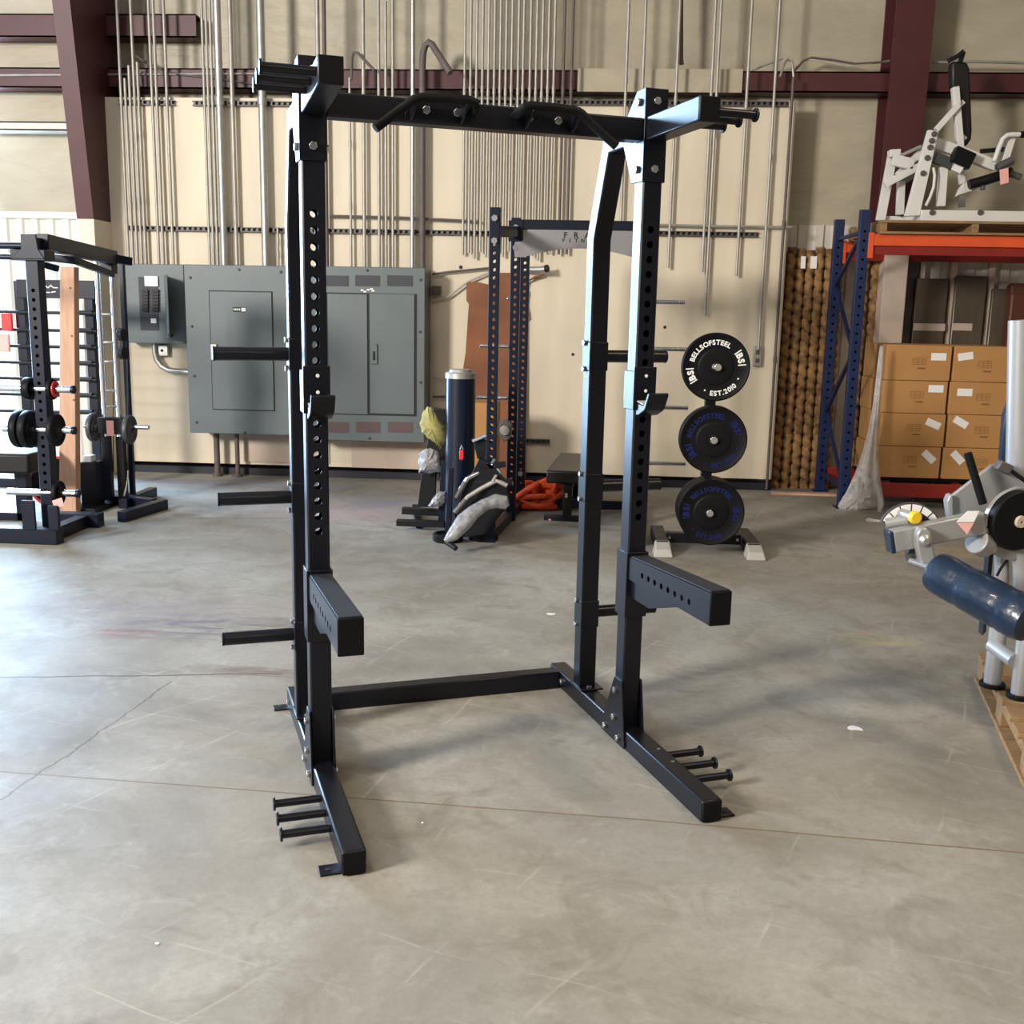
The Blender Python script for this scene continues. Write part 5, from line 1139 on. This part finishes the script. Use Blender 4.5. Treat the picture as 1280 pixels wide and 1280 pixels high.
gp('plate_edge', MB().pxprism([(1184, 627), (1187, 620), (1191, 618), (1192, 648), (1187, 650)], m1-.01, .05), 'silverlt', .004)
gp('cable_clamp', MB().bar([(1246, 580), (1262, 588)], m1-.02, .04, .05), 'strut', .006); gp('cable', MB().tube([at(1262, 587, m1-.03), at(1274, 596, m1-.04), at(1288, 606, m1-.05)], .008, 8), 'rubber', 0)
gp('cable', MB().tube([at(1272, 680, m1-.06), at(1250, 712, m1-.07), at(1246, 720, m1-.07)], .006, 8), 'rubber', 0)
gd = gp('gauge_ring', MB().lathe([(.03, 0), (.146, 0), (.146, .02), (.03, .02), (.03, 0)], at(1272, 655, m1-.09), (-.30, 1, .05), 40), 'silver', .002)
dc = at(1275, 652, m1-.13); gp('cam_disc', MB().lathe([(0, 0), (.112, 0), (.118, .006), (.118, .05), (.112, .056), (0, .056)], dc, (-.30, 1, .05), 48), 'rubber', .0); gp('hub', MB().lathe([(.006, -.012), (.022, -.012), (.024, -.004), (.024, .01), (.006, .01), (.006, -.012)], dc, (-.30, 1, .05), 24), 'cream2', 0)
nA = V((-.30, 1, .05)).normalized(); uA = V((1, .30, 0)).normalized(); vA = uA.cross(nA)*-1
gc = at(1272, 655, m1-.09)-nA*.001
mb = MB(); 
for i in range(5):
    a = math.radians(160+i*16); c_ = gc+(uA*math.cos(a)+V((0, 0, 1))*math.sin(a))*.133; mb.obox(c_, (uA*-math.sin(a)+V((0, 0, 1))*math.cos(a)), (uA*math.cos(a)+V((0, 0, 1))*math.sin(a)), nA, .031, .020, .002)
gp('gauge_labels', mb, 'offwhite', 0, gd)
gp('lever_handle', MB().tube([at(1209.5, 566, m1-.08), at(1229, 630, m1-.10)], .016, 14), 'rubber', .002)
arm = gp('arm', MB().bar([(1114, 676), (1228, 652)], [m1-.17, m1-.12], .085, .06), 'silver', .006)
gp('end_cap', MB().bar([(1109.5, 677), (1114.5, 676)], [m1-.172, m1-.17], .088, .062), 'pad', .004, arm)
gp('warning_tag', MB().pxprism([(1196, 652.5), (1210, 639), (1224, 639), (1217.5, 652.5)], m1-.2, .004), 'offwhite', 0, arm, 'white tag'); gp('tag_fold', MB().pxprism([(1196, 653.5), (1217.5, 653.5), (1209, 668)], m1-.198, .004), 'pink', 0, arm)
gp('hinge_boss', MB().tube([at(1220, 676, m1-.13), at(1232, 682, m1-.10)], .05, 16), 'silver', .004)
# sector gauge with yellow knob
sc = at(1138, 668, m1-.10); mb = MB(); n = 14; ro, ri = .122, .093
def sector(ro, ri, a0, a1, y0, th):
    b = MB(); P = []
    for i in range(n+1): a = math.radians(a0+(a1-a0)*i/n); P.append((math.cos(a)*ro, math.sin(a)*ro))
    for i in range(n+1): a = math.radians(a1+(a0-a1)*i/n); P.append((math.cos(a)*ri, math.sin(a)*ri))
    return b.prism(P, (sc.x, y0, sc.z), (1, 0, 0), (0, 0, 1), (0, th, 0))
sg = gp('sector_plate', sector(.125, .045, 28, 158, m1-.09, .012), 'iron', .002); gp('sector_scale', sector(.118, .092, 32, 155, m1-.0925, .002), 'offwhite', 0, sg)
mb = MB()
for a in (48, 70, 92, 114, 136): ca, sa = math.cos(math.radians(a)), math.sin(math.radians(a)); mb.obox((sc.x+ca*.105, m1-.0932, sc.z+sa*.105), (sa, 0, -ca), (ca, 0, sa), (0, 1, 0), .004, .026, .001)
gp('scale_marks', mb, 'blackink', 0, sg)
mb = MB()
for a in (55, 80, 105, 130): ca, sa = math.cos(math.radians(a)), math.sin(math.radians(a)); c_ = V((sc.x+ca*.078, m1-.0905, sc.z+sa*.078)); mb.cyl(c_, c_+V((0, -.002, 0)), .009, seg=12)
gp('pin_holes', mb, 'gap', 0, sg)
kb = at(1144, 647, m1-.17); gp('knob_shaft', MB().cyl(kb, kb+V((-.03, .09, .0)), .020), 'silver', .002); gp('knob', MB().lathe([(0, -.012), (.020, -.012), (.0245, -.006), (.0245, .012), (.015, .016), (0, .016)], kb, (-.25, 1, 0), 24), 'yellow', .0)
gp('pivot_tube', MB().tube([at(1107, 655, m1-.10), at(1135, 650, m1-.12)], .022, 14), 'silver', .002)
# link and roller
gp('link', MB().pxprism([(1146, 668), (1150, 661), (1158, 659), (1164, 664), (1166, 678), (1172, 705), (1166, 712), (1156, 712), (1150, 700), (1146, 682)], m1-.24, .05), 'silver', .008)
bc = at(1157, 676, m1-.242); gp('link_bolt', MB().lathe([(0, -.014), (.012, -.014), (.020, -.008), (.026, 0), (0, 0)], bc, (0, 1, 0), 20), 'galv', 0)
gp('link', MB().pxprism([(1134, 692), (1140, 684), (1150, 690), (1152, 706), (1142, 708), (1135, 702)], m1-.16, .04), 'strut', .006)
ra, rb = at(1168, 713, m1-.27), at(1290, 779, m1-.62)
gp('axle', MB().tube([at(1139, 702, m1-.19), ra], .021, 16), 'chrome', 0)
dirv = (rb-ra).normalized(); rl = (rb-ra).length; prof = [(0, 0), (.05, .0), (.074, .012), (.080, .04), (.079, rl*.3), (.075, rl*.34), (.080, rl*.38), (.082, rl*.72), (.078, rl*.75), (.083, rl*.79), (.083, rl-.04), (.074, rl-.01), (.05, rl), (0, rl)]
rpad = gp('roller_pad', MB().lathe(prof, ra, dirv, 40), 'pad', 0, None, 'navy vinyl roller pad')
# ================================================================== SMALL DEBRIS
for px, py, s_, lab in ((1068, 911, .035, 'white paper scrap on the floor at right of the squat rack'), (690, 768, .03, 'pale scrap on the floor behind the left rear upright'), (528, 1029, .006, 'tiny pale fleck on the floor inside the rack feet'), (197, 1180, .006, 'tiny bright crumb on the floor at lower left')):
    q = fl(px, py); mb = MB(); rnd = random.Random(px); P = [(math.cos(a)*s_*rnd.uniform(.5, 1.2), math.sin(a)*s_*.7*rnd.uniform(.5, 1.2)) for a in [i*PI/4 for i in range(8)]]
    mb.prism(P, (q.x, q.y, .0008), (1, 0, 0), (0, 1, 0), (0, 0, .002)); solo('floor_scrap', mb, 'offwhite', lab, 'scrap')
# ================================================================== LIGHT
wd = bpy.data.worlds.new('world'); bpy.context.scene.world = wd; wd.use_nodes = True
wd.node_tree.nodes['Background'].inputs[0].default_value = (.75, .86, 1., 1); wd.node_tree.nodes['Background'].inputs[1].default_value = 4.0
def area(name, loc, target, sx, sy, power, col):
    l = bpy.data.lights.new(name, 'AREA'); l.shape = 'RECTANGLE'; l.size = sx; l.size_y = sy; l.energy = power; l.color = col
    o = bpy.data.objects.new(name, l); C.objects.link(o); o.location = loc
    d = V(target)-V(loc); o.rotation_euler = d.to_track_quat('-Z', 'Y').to_euler(); return o
area('door_daylight', ((DX0+DX1)/2, YB+.21, DZ1/2), ((DX0+DX1)/2, 0, DZ1/2), DX1-DX0, DZ1-.02, 5600, (.45, .68, 1.))
area('front_window_light', (-8.6, -3.0, 4.8), (0, 9, 1.6), 1.8, 1.8, 3300, (1., .95, .88))
for i, (x, y) in enumerate(((-2.5, -3.5), (-2.5, 2.0), (3.0, -3.5), (3.6, 2.4))):
    area('bay_lamp', (x, y, ZC-.25), (x, y, 0), 1.2, .45, 165 if x < 0 else 190, (1., .87, .68) if x < 0 else (1., .81, .55))
sc_ = bpy.context.scene
sc_.view_settings.view_transform = 'Standard'; sc_.view_settings.look = 'None'; sc_.view_settings.gamma = 1; sc_.view_settings.use_curve_mapping = False
sc_.view_settings.exposure = -0.80
